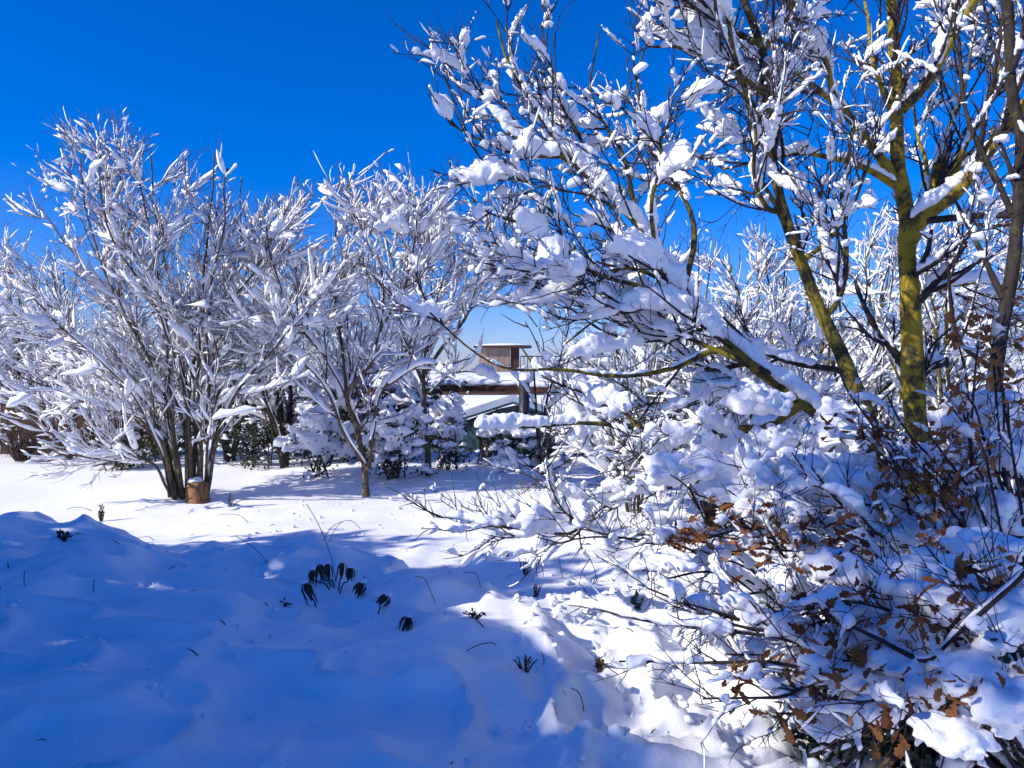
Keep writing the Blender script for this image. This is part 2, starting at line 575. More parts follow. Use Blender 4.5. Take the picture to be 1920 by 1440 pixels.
def make_tree(name, label, limbs, base, barkm, twigm, lv, snow, group=None, trunk_n=1, cat='tree', voxel=None, extra_lumps=None, limb_snow=None):
    """limbs: list of strands (first trunk_n are trunks). lv: list of spawn levels. snow: list of dict per level"""
    root = thing(name, label, cat, base, group)
    K = limbs[0][0].shape[0]
    P0, R0 = stack(limbs)
    for i in range(len(limbs)):
        v, f = tubes(P0[i:i + 1], R0[i:i + 1], 10 if R0[i, 0] > 0.03 else 7, 0.35)
        lb = add_mesh('trunk' if i < trunk_n else 'limb', v, f, barkm, root)
        q = snow[0]
        hk = limb_snow[i] if limb_snow else 1.0
        S_ = [snow_tubes(P0[i:i + 1], R0[i:i + 1], hk * q['H'] * rng.uniform(0.6, 1.3), q['c'], q['M'], q['S'], q['frac'], q['lump'], q['freq'], q.get('wide', 0.8), q.get('minhz', 0.22)) for _ in range(q.get('rep', 2))]
        v, f = join(S_)
        if len(v):
            o = add_mesh('snow', v, f, M['snow'], lb); o['kind'] = 'stuff'
            if voxel: fuse(o, voxel, 2)
    cur = (P0, R0)
    levels = [cur]
    for q in lv:
        src = levels[q.get('of', -1)]
        P, R, pi = spawn(src[0], src[1], q['n'], q['t'], q['L'], q['a'], q['K'], q['trop'], q['w'], q['rr'], q['rmin'], q.get('tip', 0.35), q.get('bias'), q.get('lt', 0.5))
        levels.append((P, R))
    names = ['branch', 'twig', 'fine_twig', 'fine_twig']
    for i, (P, R) in enumerate(levels[1:]):
        if len(P) == 0: continue
        v, f = tubes(P, R, lv[i].get('S', 3))
        o = add_mesh(names[i], v, f, lv[i].get('mat', twigm), root)
        o['kind'] = 'stuff'
    big, fine = [], []
    for i, q in enumerate(snow):
        if i == 0 or q is None or len(levels[i][0]) == 0: continue
        P, R = levels[i]
        for _ in range(q.get('rep', 1)):
            s = snow_tubes(P, R, q['H'] * np.clip(0.38 + rng.exponential(0.6, len(P)), 0, 2.8), q['c'], q['M'], q['S'], q.get('frac', (0.3, 0.9)), q.get('lump', 0.5), q.get('freq', 9.0), q.get('wide', 0.8), q.get('minhz', 0.22))
            (fine if q.get('fine') else big).append(s)
    if extra_lumps:
        big.append(extra_lumps)
    V, Fs = join(big)
    if len(V):
        o = add_mesh('snow', V, Fs, M['snow'], root); o['kind'] = 'stuff'
        if voxel: fuse(o, voxel, 2)
    V, Fs = join(fine)
    if len(V):
        o = add_mesh('twig_snow', V, Fs, M['snow'], root)
        o['kind'] = 'stuff'
    return root, levels


def node_lumps(levels, idx, n, r, flat=0.6):
    """snow caught where twigs fork"""
    P = levels[idx][0]
    k = min(n, len(P))
    if k == 0: return np.zeros((0, 3)), []
    ii = rng.choice(len(P), k, replace=False)
    c = P[ii, 0] + UP * r * 0.3
    rad = rng.uniform(0.5, 1.3, (k, 1)) * r * np.stack([rng.uniform(0.8, 1.5, k), rng.uniform(0.8, 1.5, k), rng.uniform(0.6, 1.0, k)], -1)
    return lumps(c, rad, 2, 0.4)


def box(c, s, bevel=0):
    c = np.asarray(c, float); s = np.asarray(s, float) / 2
    v = np.array([[x, y, z] for x in (-1, 1) for y in (-1, 1) for z in (-1, 1)]) * s + c
    f = np.array([[0, 1, 3, 2], [4, 6, 7, 5], [0, 4, 5, 1], [2, 3, 7, 6], [0, 2, 6, 4], [1, 5, 7, 3]])
    return v, [f]


# ------------------------------------------------------------------ the ground
def axis(lo, fine_lo, fine_hi, hi, step):
    a = list(np.arange(fine_lo, fine_hi, step))
    s = step
    x = fine_hi
    up = []
    while x < hi:
        up.append(x); s = min(s * 1.09, 30); x += s
    up.append(hi)
    s = step; x = fine_lo; dn = []
    while True:
        s = min(s * 1.09, 30); x -= s
        if x <= lo: break
        dn.append(x)
    dn.append(lo)
    return np.array(dn[::-1] + a + up)


gx = axis(-600, -3.5, 2.3, 600, 0.035)
gy = axis(-40, 1.7, 7.0, 900, 0.035)
X, Y = np.meshgrid(gx, gy)
Z = ground(X, Y)
nx, ny = len(gx), len(gy)
ii = (np.arange(ny - 1)[:, None] * nx + np.arange(nx - 1)[None, :]).ravel()
quads = np.stack([ii, ii + 1, ii + 1 + nx, ii + nx], -1)
g = add_mesh('snow_ground', np.stack([X, Y, Z], -1).reshape(-1, 3), [quads], M['snow_ground'])
tag(g, 'deep snow covering the garden, heaped in a bank in front', None, None, 'structure')
g['kind'] = 'structure'


# ------------------------------------------------------------------ the building beyond the garden
def part(name, bx, mat, parent, smooth=False):
    v, f = join(bx) if isinstance(bx, list) else bx
    return add_mesh(name, v, f, mat, parent, smooth)


def zat(py, d):
    return float(W(960, py, d)[2])


def xat(px, d):
    return float(W(px, 720, d)[0])


D1, D2 = 26.0, 46.0
bz = zat(738, D1)
bld = thing('flat_roofed_building', 'low flat roofed building with brown fascia under thick roof snow', 'building', (2.0, D1, -3))
x0, x1 = xat(560, D1), xat(1500, D1)
part('wall', box(((x0 + x1) / 2, (D1 + D2) / 2 + 0.3, (bz - 3) / 2 - 0.03), (x1 - x0 - 0.4, D2 - D1 - 0.4, bz + 3)), M['render'], bld)
part('fascia', box(((x0 + x1) / 2, D1 - 0.02, bz + 0.11), (x1 - x0 + 0.2, 0.16, 0.24)), M['fascia'], bld)
# snow lying on the roof, with a soft front edge
n = 160
xs = np.linspace(x0 - 0.15, x1 + 0.15, n)
prof = np.array([(-0.10, 0.2), (-0.16, 0.28), (-0.10, 0.42), (0.15, 0.50), (1.0, 0.54), (6, 0.56), (19, 0.58), (20.2, 0.5), (20.3, 0.2)])
Vr = np.stack([np.repeat(xs, len(prof)), np.tile(prof[:, 0], n) + D1 + 0.10 * np.repeat(n2(xs * 0.8, xs * 0 + 1), len(prof)),
               np.tile(prof[:, 1], n) + bz + 0.16 * np.repeat(n2(xs * 0.5, xs * 0 + 5) - 0.4, len(prof)) * (np.tile(prof[:, 1], n) > 0.3)], -1)
kk = len(prof)
a = (np.arange(n - 1)[:, None] * kk + np.arange(kk - 1)[None, :]).ravel()
add_mesh('roof_snow', Vr, [np.stack([a, a + 1, a + 1 + kk, a + kk], -1)], M['snow'], bld)

DH = 40.0
rz = bz + 0.55
hx0, hx1 = xat(897, DH), xat(957, DH)
hx2 = xat(974, DH)
ht = zat(652, DH)
hut = thing('roof_hut', 'small wooden hut with overhanging flat roof standing on the snowy roof', 'hut', ((hx0 + hx1) / 2, DH, rz))
npl = 15
for i in range(npl):
    wv = (hx1 - hx0) / npl
    part('plank', box((hx0 + (i + 0.5) * wv, DH, (rz + ht) / 2), (wv * 0.9, 0.03 + 0.008 * (i % 3), ht - rz)), M['hut_wood'], hut)
part('wall', box(((hx0 + hx1) / 2, DH + 0.75, (rz + ht) / 2), (hx1 - hx0 - 0.02, 1.44, ht - rz)), M['hut_wood'], hut)
part('side_wall', box(((hx1 + hx2) / 2, DH + 0.3, (rz + ht) / 2 + 0.1), (hx2 - hx1 - 0.02, 0.5, ht - rz - 0.2)), M['hut_dark'], hut)  # same cladding turned from the sun: its shade is put into the colour
part('roof', box(((hx0 + hx2) / 2 + 0.2, DH + 0.65, ht + 0.05), (hx2 - hx0 + 0.85, 2.0, 0.10)), M['hut_dark'], hut)
v, f = lumps([((hx0 + hx2) / 2 + 0.2, DH + 0.65, ht + 0.12)], [((hx2 - hx0 + 0.8) / 2, 0.98, 0.13)], 3, 0.08, 1.5, 0.2)
add_mesh('snow', v, f, M['snow'], hut)

# terrace railing beside the hut
rl0, rl1 = xat(976, DH), xat(1150, DH)
rail = thing('terrace_railing', 'dark metal railing with thin upright bars beside the roof hut', 'railing', (rl0, DH + 0.3, rz))
rt = zat(668, DH)
part('top_rail', box(((rl0 + rl1) / 2, DH + 0.3, rt), (rl1 - rl0, 0.06, 0.06)), M['metal'], rail)
part('bottom_rail', box(((rl0 + rl1) / 2, DH + 0.3, rz + 0.15), (rl1 - rl0, 0.05, 0.05)), M['metal'], rail)
nb = 26
proto = None
for i in range(nb + 1):
    x = rl0 + (rl1 - rl0) * i / nb
    if proto is None:
        proto = part('bar', box((x, DH + 0.3, (rz + rt) / 2), (0.035, 0.035, rt - rz - 0.06)), M['metal'], rail)
    else:
        c = proto.copy(); C.objects.link(c); c.parent = rail; c.location = (x - rl0, 0, 0)

# black post with a snow cap, in front of the greenhouse
DF = 14.4
fx = xat(983, DF)
flue = thing('black_post', 'thick black post capped with a ball of snow in front of the greenhouse', 'post', (fx, DF, -0.6))
Pf = np.array([[[fx, DF, -0.6], [fx, DF, 0.2], [fx, DF, zat(716, DF)]]])
v, f = tubes(Pf, np.full((1, 3), 0.10), 14); add_mesh('shaft', v, f, M['metal'], flue)
v, f = lumps([(fx + 0.03, DF, zat(713, DF))], [(0.16, 0.16, 0.12)], 3, 0.2); add_mesh('snow', v, f, M['snow'], flue)
v, f = box((fx - 0.95, DF + 0.02, zat(728, DF)), (1.66, 0.10, 0.12)); add_mesh('crossbeam', v, f, M['hut_dark'], flue, False)
v, f = snow_tubes(np.stack([np.linspace(fx - 1.75, fx - 0.14, 20), np.full(20, DF + 0.02), np.full(20, zat(728, DF) + 0.05)], -1)[None], np.full((1, 20), 0.03), 0.13, 1, 20, 8, (1, 1), 0.4, 5, 0.8)
add_mesh('beam_snow', v, f, M['snow'], flue)

# the snowed-over shed roof below the fascia, and the green glass lean-to in front of it
DS = 21.0
sh = thing('low_shed', 'low shed whose sloping roof is smooth unbroken snow below the brown fascia', 'shed', (xat(870, DS), DS, -1.4))
sx0, sx1 = xat(640, DS), xat(1240, DS)
za, zb = zat(800, DS), zat(741, 24.6)
def slab(x0, x1, ya, yb, za, zb, t):
    v = np.array([[x0, ya, za], [x1, ya, za], [x1, yb, zb], [x0, yb, zb], [x0, ya, za - t], [x1, ya, za - t], [x1, yb, zb - t], [x0, yb, zb - t]])
    return v, [np.array([[0, 1, 2, 3], [7, 6, 5, 4], [0, 4, 5, 1], [1, 5, 6, 2], [2, 6, 7, 3], [3, 7, 4, 0]])]
part('roof_snow', slab(sx0, sx1, DS, 24.6, za, zb, 0.22), M['snow'], sh)
part('roof', slab(sx0 + 0.05, sx1 - 0.05, DS + 0.05, 24.58, za - 0.225, zb - 0.225, 0.06), M['hut_dark'], sh)
part('wall', box(((sx0 + sx1) / 2, 22.9, -1.0), (sx1 - sx0 - 0.3, 3.2, 0.9 + 2 * 0.2)), M['frame'], sh)

DG = 15.6
gh = thing('greenhouse', 'green glazed greenhouse with low gable behind the evergreen shrubs', 'greenhouse', (xat(960, DG), DG, -0.6))
gx0, gx1 = xat(858, DG), xat(1085, DG)
ze, zr, zg = zat(800, DG), zat(757, DG), -0.7
gm = (gx0 + gx1) / 2 - 0.1
npan = 6
ws = np.linspace(gx0, gx1, npan + 1)
def top(x):
    return ze + (zr - ze) * (1 - abs(x - gm) / ((gx1 - gx0) / 2 + 0.1))
for i in range(npan):
    a, b = ws[i] + 0.03, ws[i + 1] - 0.03
    v = np.array([[a, DG, zg], [b, DG, zg], [b, DG, top(b)], [a, DG, top(a)], [a, DG + 0.012, zg], [b, DG + 0.012, zg], [b, DG + 0.012, top(b)], [a, DG + 0.012, top(a)]])
    part('pane', (v, [np.array([[0, 1, 2, 3], [7, 6, 5, 4], [0, 4, 5, 1], [1, 5, 6, 2], [2, 6, 7, 3], [3, 7, 4, 0]])]), M['glass'], gh)
bars = [box((x, DG, (zg + top(x)) / 2), (0.06, 0.06, top(x) - zg)) for x in ws]
bars.append(box(((gx0 + gx1) / 2, DG - 0.01, zat(845, DG)), (gx1 - gx0, 0.05, 0.06)))
part('frame', bars, M['frame'], gh)
for s_, (xa, xb) in enumerate(((gx0 - 0.1, gm), (gm, gx1 + 0.1))):
    za_, zb_ = top(max(gx0, xa)), top(xb)
    v = np.array([[xa, DG - 0.1, za_], [xb, DG - 0.1, zb_], [xb, DG + 4, zb_], [xa, DG + 4, za_], [xa, DG - 0.1, za_ + 0.05], [xb, DG - 0.1, zb_ + 0.05], [xb, DG + 4, zb_ + 0.05], [xa, DG + 4, za_ + 0.05]])
    part('roof', (v, [np.array([[0, 1, 2, 3], [7, 6, 5, 4], [0, 4, 5, 1], [1, 5, 6, 2], [2, 6, 7, 3], [3, 7, 4, 0]])]), M['glass'], gh)
part('side_wall', [box((gx0 - 0.02, DG + 2, (zg + ze) / 2), (0.03, 3.9, ze - zg)), box((gx1 + 0.02, DG + 2, (zg + ze) / 2), (0.03, 3.9, ze - zg))], M['glass'], gh)

# ------------------------------------------------------------------ the board fence at the far left
DFN = 14.2
fe = thing('board_fence', 'dark brown fence of upright boards at the far left edge of the garden', 'fence', (-9.5, DFN, 0))
bw = 0.14
xb_ = np.arange(xat(-420, DFN), xat(330, DFN), bw)
base_v, base_f = box((0, 0, 0.5), (bw * 0.92, 0.022, 1.0))
me = None
for x in xb_:
    gz = G(x, DFN)
    if me is None:
        p0 = add_mesh('board', base_v + np.array([x, DFN, gz]), base_f, M['fence'], fe, False); me = p0; fx0, fz0 = x, gz
    else:
        c = p0.copy(); C.objects.link(c); c.parent = fe
        c.location = (x - fx0, rng.uniform(-0.01, 0.01), gz - fz0 + rng.uniform(-0.02, 0.02))
        c.rotation_euler = (0, 0, 0)
part('rail', [box(((xb_[0] + xb_[-1]) / 2, DFN + 0.05, z_), (xb_[-1] - xb_[0], 0.05, 0.09)) for z_ in (0.25, 0.75)], M['fence'], fe)
Pn = np.stack([np.linspace(xb_[0], xb_[-1], 140), np.full(140, DFN), 1.0 + np.array([G(x, DFN) for x in np.linspace(xb_[0], xb_[-1], 140)])], -1)[None]
v, f = snow_tubes(Pn, np.full((1, 140), 0.02), 0.17, 1, 140, 8, (1, 1), 0.35, 2.0, 0.7)
add_mesh('snow', v, f, M['snow'], fe)


# ------------------------------------------------------------------ evergreen shrubs under snow
def leaf_cards(Cn, size, N=None):
    """small folded leaves, 4 triangles each"""
    n = len(Cn)
    d = norm(rng.normal(size=(n, 3)) + np.array([0, 0, 0.1]))
    s = norm(np.cross(d, rng.normal(size=(n, 3))))
    u = np.cross(s, d)
    L = (size * rng.uniform(0.6, 1.3, n))[:, None]
    p0 = Cn; p1 = Cn + d * L
    m = Cn + d * L * 0.45 + u * L * 0.08
    a = m + s * L * 0.26 - u * L * 0.12; b = m - s * L * 0.26 - u * L * 0.12
    V = np.stack([p0, a, p1, b, m], 1).reshape(-1, 3)
    i = np.arange(n)[:, None] * 5
    f = np.concatenate([i + np.array([[0, 1, 4]]), i + np.array([[1, 2, 4]]), i + np.array([[2, 3, 4]]), i + np.array([[3, 0, 4]])])
    return V, [f]


def shrub(label, cx, cy, w, h, dep, nleaf, leaf, mat, nsnow, snow_r, group='evergreen shrubs bowed under snow', stems=9, cat='shrub', name='evergreen_shrub', snow_top=1.0):
    gz = G(cx, cy)
    root = thing(name, label, cat, (cx, cy, gz), group)
    # clumps of foliage through the volume
    nc = max(14, nleaf // 70)
    u = norm(rng.normal(size=(nc, 3))) * (rng.random((nc, 1)) ** 0.4)
    cc = np.array([cx, cy, gz + h * 0.48]) + u * np.array([w / 2, dep / 2, h * 0.5])
    pick = rng.integers(0, nc, nleaf)
    pts = cc[pick] + rng.normal(size=(nleaf, 3)) * np.array([w, dep, h]) * 0.075
    pts = pts[pts[:, 2] > gz - 0.05]
    v, f = leaf_cards(pts, leaf)
    o = add_mesh('foliage', v, f, mat, root, False); o['kind'] = 'stuff'
    st = []
    for k in range(stems):
        e = cc[rng.integers(0, nc)]
        b0 = np.array([cx + rng.normal() * w * 0.12, cy + rng.normal() * dep * 0.12, gz - 0.05])
        st.append(spline([[*b0, 0.012], [*(b0 * 0.5 + e * 0.5 + [0, 0, 0.1 * h]), 0.009], [*e, 0.004]], 8))
    P, R = stack(st); v, f = tubes(P, R, 4); o = add_mesh('stem', v, f, M['twig_brown'], root); o['kind'] = 'stuff'
    # snow lying on the clumps: near the top and front, in lumps
    k = rng.integers(0, nleaf, nsnow)
    k = k[k < len(pts)]
    sc = pts[k] + np.array([0, -0.03, 0.03])
    up = np.clip((sc[:, 2] - gz) / h, 0.05, 1)
    m = len(sc)
    rad = snow_r * (0.30 + 0.75 * up * snow_top)[:, None] * rng.uniform(0.35, 1.25, (m, 1)) * np.stack([rng.uniform(0.8, 1.8, m), rng.uniform(0.8, 1.4, m), rng.uniform(0.6, 1.0, m)], -1)
    v, f = lumps(sc, rad, 2, 0.6, 2.3, 0.85)
    o = add_mesh('snow', v, f, M['snow'], root); o['kind'] = 'stuff'
    fuse(o, 0.034 if cy > 12.4 else 0.026 if h > 0.8 else 0.015, 1, 1.6)
    return root


shrub('dark evergreen shrub in shade just right of the coppiced tree foot', xat(475, 12.6), 12.6, 1.1, 1.15, 0.8, 1500, 0.07, M['leaf_dark'], 60, 0.09, snow_top=0.5)
shrub('snow bent evergreen shrub left of the forked tree trunk', xat(600, 11.3), 11.3, 1.05, 0.95, 0.9, 1800, 0.055, M['leaf_dark'], 130, 0.11)
shrub('evergreen shrub spilling dark leaves between the forked and the straight trunk', xat(745, 11.0), 11.0, 1.15, 0.95, 0.9, 2200, 0.055, M['leaf_dark'], 120, 0.10)
shrub('evergreen shrub with dark leaves just right of the straight tan trunk', xat(838, 11.9), 11.9, 0.8, 0.95, 0.8, 1500, 0.055, M['leaf_dark'], 80, 0.10)
shrub('taller snow heaped evergreen behind the forked tree', xat(670, 13.0), 13.0, 2.4, 1.1, 1.2, 3200, 0.08, M['leaf_dark'], 120, 0.12)
shrub('green leaved low shrub beside the snowy board fence', xat(215, 12.4), 12.4, 1.3, 0.6, 0.8, 1300, 0.07, M['leaf_green'], 40, 0.09, snow_top=0.6)
shrub('low shrub with a few yellow green leaves near the greenhouse corner', xat(905, 12.8), 12.8, 0.9, 0.8, 0.6, 1100, 0.06, M['leaf_green'], 40, 0.08)

HEDGE = 'dark evergreen hedge plants along the back of the lawn'
for i, (px, dd, w_, h_, lab) in enumerate((
        (330, 14.0, 1.8, 1.5, 'dark hedge plant behind the coppiced tree, at the end of the board fence'),
        (455, 14.2, 1.8, 1.5, 'dark hedge plant seen between the coppiced tree and the forked tree'),
        (555, 13.8, 1.6, 1.4, 'dark hedge plant left behind the forked trunk'),
        (780, 14.0, 1.8, 1.4, 'dark hedge plant behind the straight tan trunk'),
        (985, 13.4, 1.5, 0.75, 'dark hedge plant at the foot of the greenhouse glass'),
        (1130, 13.0, 1.7, 1.0, 'dark hedge plant right of the small dark stemmed tree'),
        (1260, 12.6, 1.8, 1.2, 'dark hedge plant behind the tangled bush under the mossy branch'))):
    shrub(lab, xat(px, dd), dd, w_, h_, 0.9, 2000, 0.085, M['leaf_dark'], 90, 0.13, HEDGE, snow_top=0.9, name='hedge_plant', cat='hedge')

# ------------------------------------------------------------------ snowy bare trees on the left
def snow_set(h1, h2, h3, c0=0.9):
    return [dict(H=h1, c=c0, M=12, S=7, frac=(0.15, 0.42), lump=0.7, freq=7, rep=3),
            dict(H=h2, c=0.9, M=12, S=6, frac=(0.5, 0.95), lump=0.8, freq=9, minhz=0.15),
            dict(H=h3, c=0.82, M=7, S=4, frac=(0.5, 1.0), fine=True, freq=14, minhz=0.10, lump=0.8),
            dict(H=h3 * 0.6, c=0.36, M=4, S=3, frac=(0.4, 0.95), fine=True, freq=16, minhz=0.08, lump=0.7)]


def lv_far(n1=9, n2=8, n3=5, up=0.10, L1=(0.7, 1.5), L2=(0.35, 0.95), L3=(0.14, 0.42)):
    return [dict(n=n1, t=(0.2, 0.98), L=L1, a=(20, 58), K=8, trop=up * 0.4, w=0.13, rr=0.55, rmin=0.007, S=4, lt=0.72),
            dict(n=n2, t=(0.1, 1.0), L=L2, a=(14, 52), K=6, trop=up, w=0.12, rr=0.62, rmin=0.0043, S=3),
            dict(n=n3, t=(0.1, 1.0), L=L3, a=(15, 55), K=3, trop=up * 1.2, w=0.12, rr=0.7, rmin=0.0029, S=3)]


def jitter(path, dd):
    """give the drawn limbs depth: they lean towards or away from the camera"""
    n = len(path)
    return [(p[0], p[1], p[2] + dd * (i / (n - 1)) ** 1.2) for i, p in enumerate(path)]


d0 = 9.4
Lc = [
    ([(352, 938), (352, 830), (356, 740), (362, 660), (340, 590), (310, 500), (290, 380), (282, 270)], 0.050, 0.2),
    ([(376, 938), (378, 800), (374, 690), (378, 600), (384, 500), (398, 380), (405, 290)], 0.042, -0.5),
    ([(328, 935), (316, 880), (300, 820), (262, 780), (215, 765), (150, 752), (90, 725), (20, 700)], 0.045, -0.6),
    ([(342, 935), (326, 850), (306, 800), (270, 700), (235, 610), (180, 520), (120, 450), (70, 380)], 0.045, 0.7),
    ([(345, 935), (330, 850), (318, 760), (262, 640), (215, 560), (170, 430), (150, 300)], 0.040, -0.4),
    ([(332, 930), (306, 830), (240, 770), (180, 670), (110, 590), (50, 530), (-10, 500)], 0.036, 0.5),
    ([(384, 936), (402, 820), (430, 735), (460, 650), (470, 560), (455, 450), (450, 330)], 0.034, 0.8),
    ([(388, 934), (412, 800), (450, 720), (510, 660), (560, 600), (600, 560)], 0.030, -0.6),
    ([(356, 938), (345, 800), (300, 690), (255, 600), (232, 480), (225, 340), (222, 260)], 0.036, 1.0),
    ([(364, 930), (370, 790), (390, 690), (420, 600), (415, 480), (350, 350), (345, 290)], 0.034, 1.2),
    ([(322, 932), (296, 880), (255, 855), (205, 850), (150, 850)], 0.022, -0.7),
    ([(360, 938), (350, 760), (320, 640), (260, 520), (200, 420), (185, 290)], 0.032, -1.0),
    ([(366, 938), (385, 760), (410, 640), (440, 560), (500, 470), (520, 400)], 0.030, 0.3),
]
base = W(352, 940, d0); base[2] = G(base[0], d0)
limbs = [pxpath(jitter([(a, b, d0) for a, b in p], dd), r * 0.8, 0.008, 20, 0.10) for p, r, dd in Lc]
for (a, b, s), fx_ in zip(((120, 330, 1.4), (260, 300, -0.7), (330, 310, 0.9), (430, 310, -0.9), (60, 560, -0.9), (120, 640, 1.0), (480, 440, 0.9), (190, 360, 1.3)), (326, 334, 372, 384, 322, 318, 388, 330)):
    limbs.append(pxpath(jitter([(fx_, 932, d0 - s * 0.1), (fx_ + (a - fx_) * 0.12, 820, d0), (352 + (a - 352) * 0.45, 800 + (b - 800) * 0.4, d0), (352 + (a - 352) * 0.8, 800 + (b - 800) * 0.75, d0), (a, b, d0)], s), 0.020, 0.008, 20, 0.12))
make_tree('coppiced_tree', 'wide coppiced tree with many stems fanning from one foot beside a stump', limbs, base, M['bark_coppice'], M['twig_brown'],
          lv_far(10, 8, 4.6, 0.14), snow_set(0.075, 0.075, 0.046), 'snow laden bare trees at the back of the lawn', 6)

d0 = 9.6
Lc = [
    ([(686, 932), (684, 880), (668, 800), (650, 738), (612, 670), (575, 590), (545, 480), (520, 380)], 0.052, 0.4),
    ([(668, 800), (652, 738), (690, 690), (712, 620), (716, 520), (680, 430), (645, 330)], 0.036, -0.3),
    ([(690, 880), (700, 800), (716, 730), (760, 660), (790, 590), (800, 500), (800, 400)], 0.034, 0.6),
    ([(690, 880), (640, 800), (612, 730), (560, 670), (505, 640), (450, 600)], 0.028, -0.6),
    ([(650, 738), (640, 640), (625, 540), (630, 430), (640, 330)], 0.026, 0.8),
    ([(712, 620), (760, 540), (780, 450), (785, 380)], 0.022, -0.5),
    ([(612, 670), (560, 610), (520, 520), (500, 420)], 0.022, -0.7),
    ([(716, 730), (780, 690), (840, 680), (880, 670)], 0.020, -0.4),
    ([(690, 690), (730, 600), (740, 500), (700, 400)], 0.022, 0.9),
]
base = W(686, 934, d0); base[2] = G(base[0], d0)
limbs = [pxpath(jitter([(a, b, d0) for a, b in p], dd), r, 0.008, 20, 0.07) for p, r, dd in Lc]
make_tree('forked_tree', 'snow laden tree whose tan trunk forks low above the lawn', limbs, base, M['bark_tan'], M['twig_brown'],
          lv_far(11, 8, 4.6, 0.12), snow_set(0.12, 0.09, 0.050, 1.0), 'snow laden bare trees at the back of the lawn', 1)

d0 = 11.2
Lc = [
    ([(803, 892), (800, 810), (794, 720), (800, 660), (815, 600), (800, 500), (790, 420)], 0.052, 0.2),
    ([(797, 700), (830, 650), (868, 605), (886, 560), (905, 480), (918, 400)], 0.034, -0.4),
    ([(868, 605), (890, 575), (930, 560), (975, 575), (1010, 610)], 0.020, -0.5),
    ([(800, 660), (840, 590), (850, 500), (845, 440)], 0.022, 0.6),
    ([(794, 720), (760, 640), (740, 540), (720, 440), (715, 390)], 0.026, 0.5),
    ([(886, 560), (930, 510), (960, 450), (975, 420)], 0.018, 0.3),
    ([(797, 740), (850, 700), (900, 700), (940, 720)], 0.018, -0.6),
]
base = W(803, 894, d0); base[2] = G(base[0], d0)
limbs = [pxpath(jitter([(a, b, d0) for a, b in p], dd), r, 0.008, 20, 0.07) for p, r, dd in Lc]
make_tree('straight_tree', 'slender tree with one straight tan trunk left of the roof hut', limbs, base, M['bark_tan'], M['twig_brown'],
          lv_far(11, 8, 4.6, 0.12), snow_set(0.12, 0.09, 0.050, 1.0), 'snow laden bare trees at the back of the lawn', 1)


def fan_limbs(bx, by, h, spread, n, r, K=18, lean=(0, 0)):
    gz = G(bx, by)
    out = []
    for i in range(n):
        a = rng.uniform(0, 2 * math.pi)
        s = spread * rng.uniform(0.25, 1.0)
        hh = h * rng.uniform(0.72, 1.0) * (1 - 0.25 * (s / spread) ** 2)
        e = np.array([bx + math.cos(a) * s + lean[0], by + math.sin(a) * s * 0.8 + lean[1], gz + hh])
        b0 = np.array([bx + math.cos(a) * 0.06, by + math.sin(a) * 0.06, gz - 0.05])
        m1 = b0 + (e - b0) * 0.33 + UP * (0.0 * h); m2 = b0 + (e - b0) * np.array([0.72, 0.72, 0.62])
        rr = r * rng.uniform(0.7, 1.1)
        out.append(spline([[*b0, rr], [*m1, rr * 0.75], [*m2, rr * 0.5], [*e, 0.008]], K, 0.25, 2.0))
    return out, np.array([bx, by, gz])


fan = [  # (px, depth, top py, spread, stems, label)
    (535, 12.6, 420, 1.2, 7, 'bare tree behind the gap between the coppiced and the forked tree'),
    (150, 12.9, 470, 1.8, 8, 'spreading bare tree behind the left side of the coppiced tree'),
    (430, 13.2, 480, 1.4, 7, 'bare tree behind the right side of the coppiced tree'),
    (40, 15.0, 500, 1.6, 7, 'twiggy tree behind the board fence at the left edge of the picture'),
    (660, 13.4, 400, 1.3, 6, 'bare tree half hidden straight behind the forked tree'),
]
for px, d, ty, sp, n_, lab in fan:
    x = xat(px, d)
    limbs, base = fan_limbs(x, d, zat(ty, d) - G(x, d), sp, n_, 0.035)
    make_tree('bare_tree', lab, limbs, base, M['bark_dark'], M['twig_brown'], lv_far(8, 7, 2.8, 0.13), snow_set(0.10, 0.08, 0.046),
              'snow laden bare trees at the back of the lawn', 1)

# small dark stemmed tree right of the greenhouse front
d0 = 10.9
Lc = [
    ([(1018, 890), (1012, 840), (1004, 760), (1004, 710), (1000, 670)], 0.040, 0.2),
    ([(1020, 890), (1030, 830), (1022, 770), (1040, 700), (1065, 620), (1060, 560)], 0.036, -0.3),
    ([(1016, 880), (985, 872), (955, 858), (942, 835)], 0.020, -0.6),
    ([(1022, 884), (1060, 868), (1085, 840), (1100, 800)], 0.022, -0.4),
    ([(1022, 770), (1080, 720), (1130, 660), (1150, 600)], 0.020, 0.5),
    ([(1004, 760), (980, 720), (962, 700), (955, 685)], 0.016, 0.4),
]
base = W(1018, 893, d0); base[2] = G(base[0], d0)
limbs = [pxpath(jitter([(a, b, d0) for a, b in p], dd), r, 0.008, 18, 0.05) for p, r, dd in Lc]
make_tree('small_tree', 'small dark stemmed tree in the shade in front of the greenhouse', limbs, base, M['bark_dark'], M['twig'],
          lv_far(6, 4, 3, 0.06, (0.5, 1.0), (0.3, 0.6), (0.12, 0.3)), snow_set(0.14, 0.08, 0.035, 1.0), None, 2)

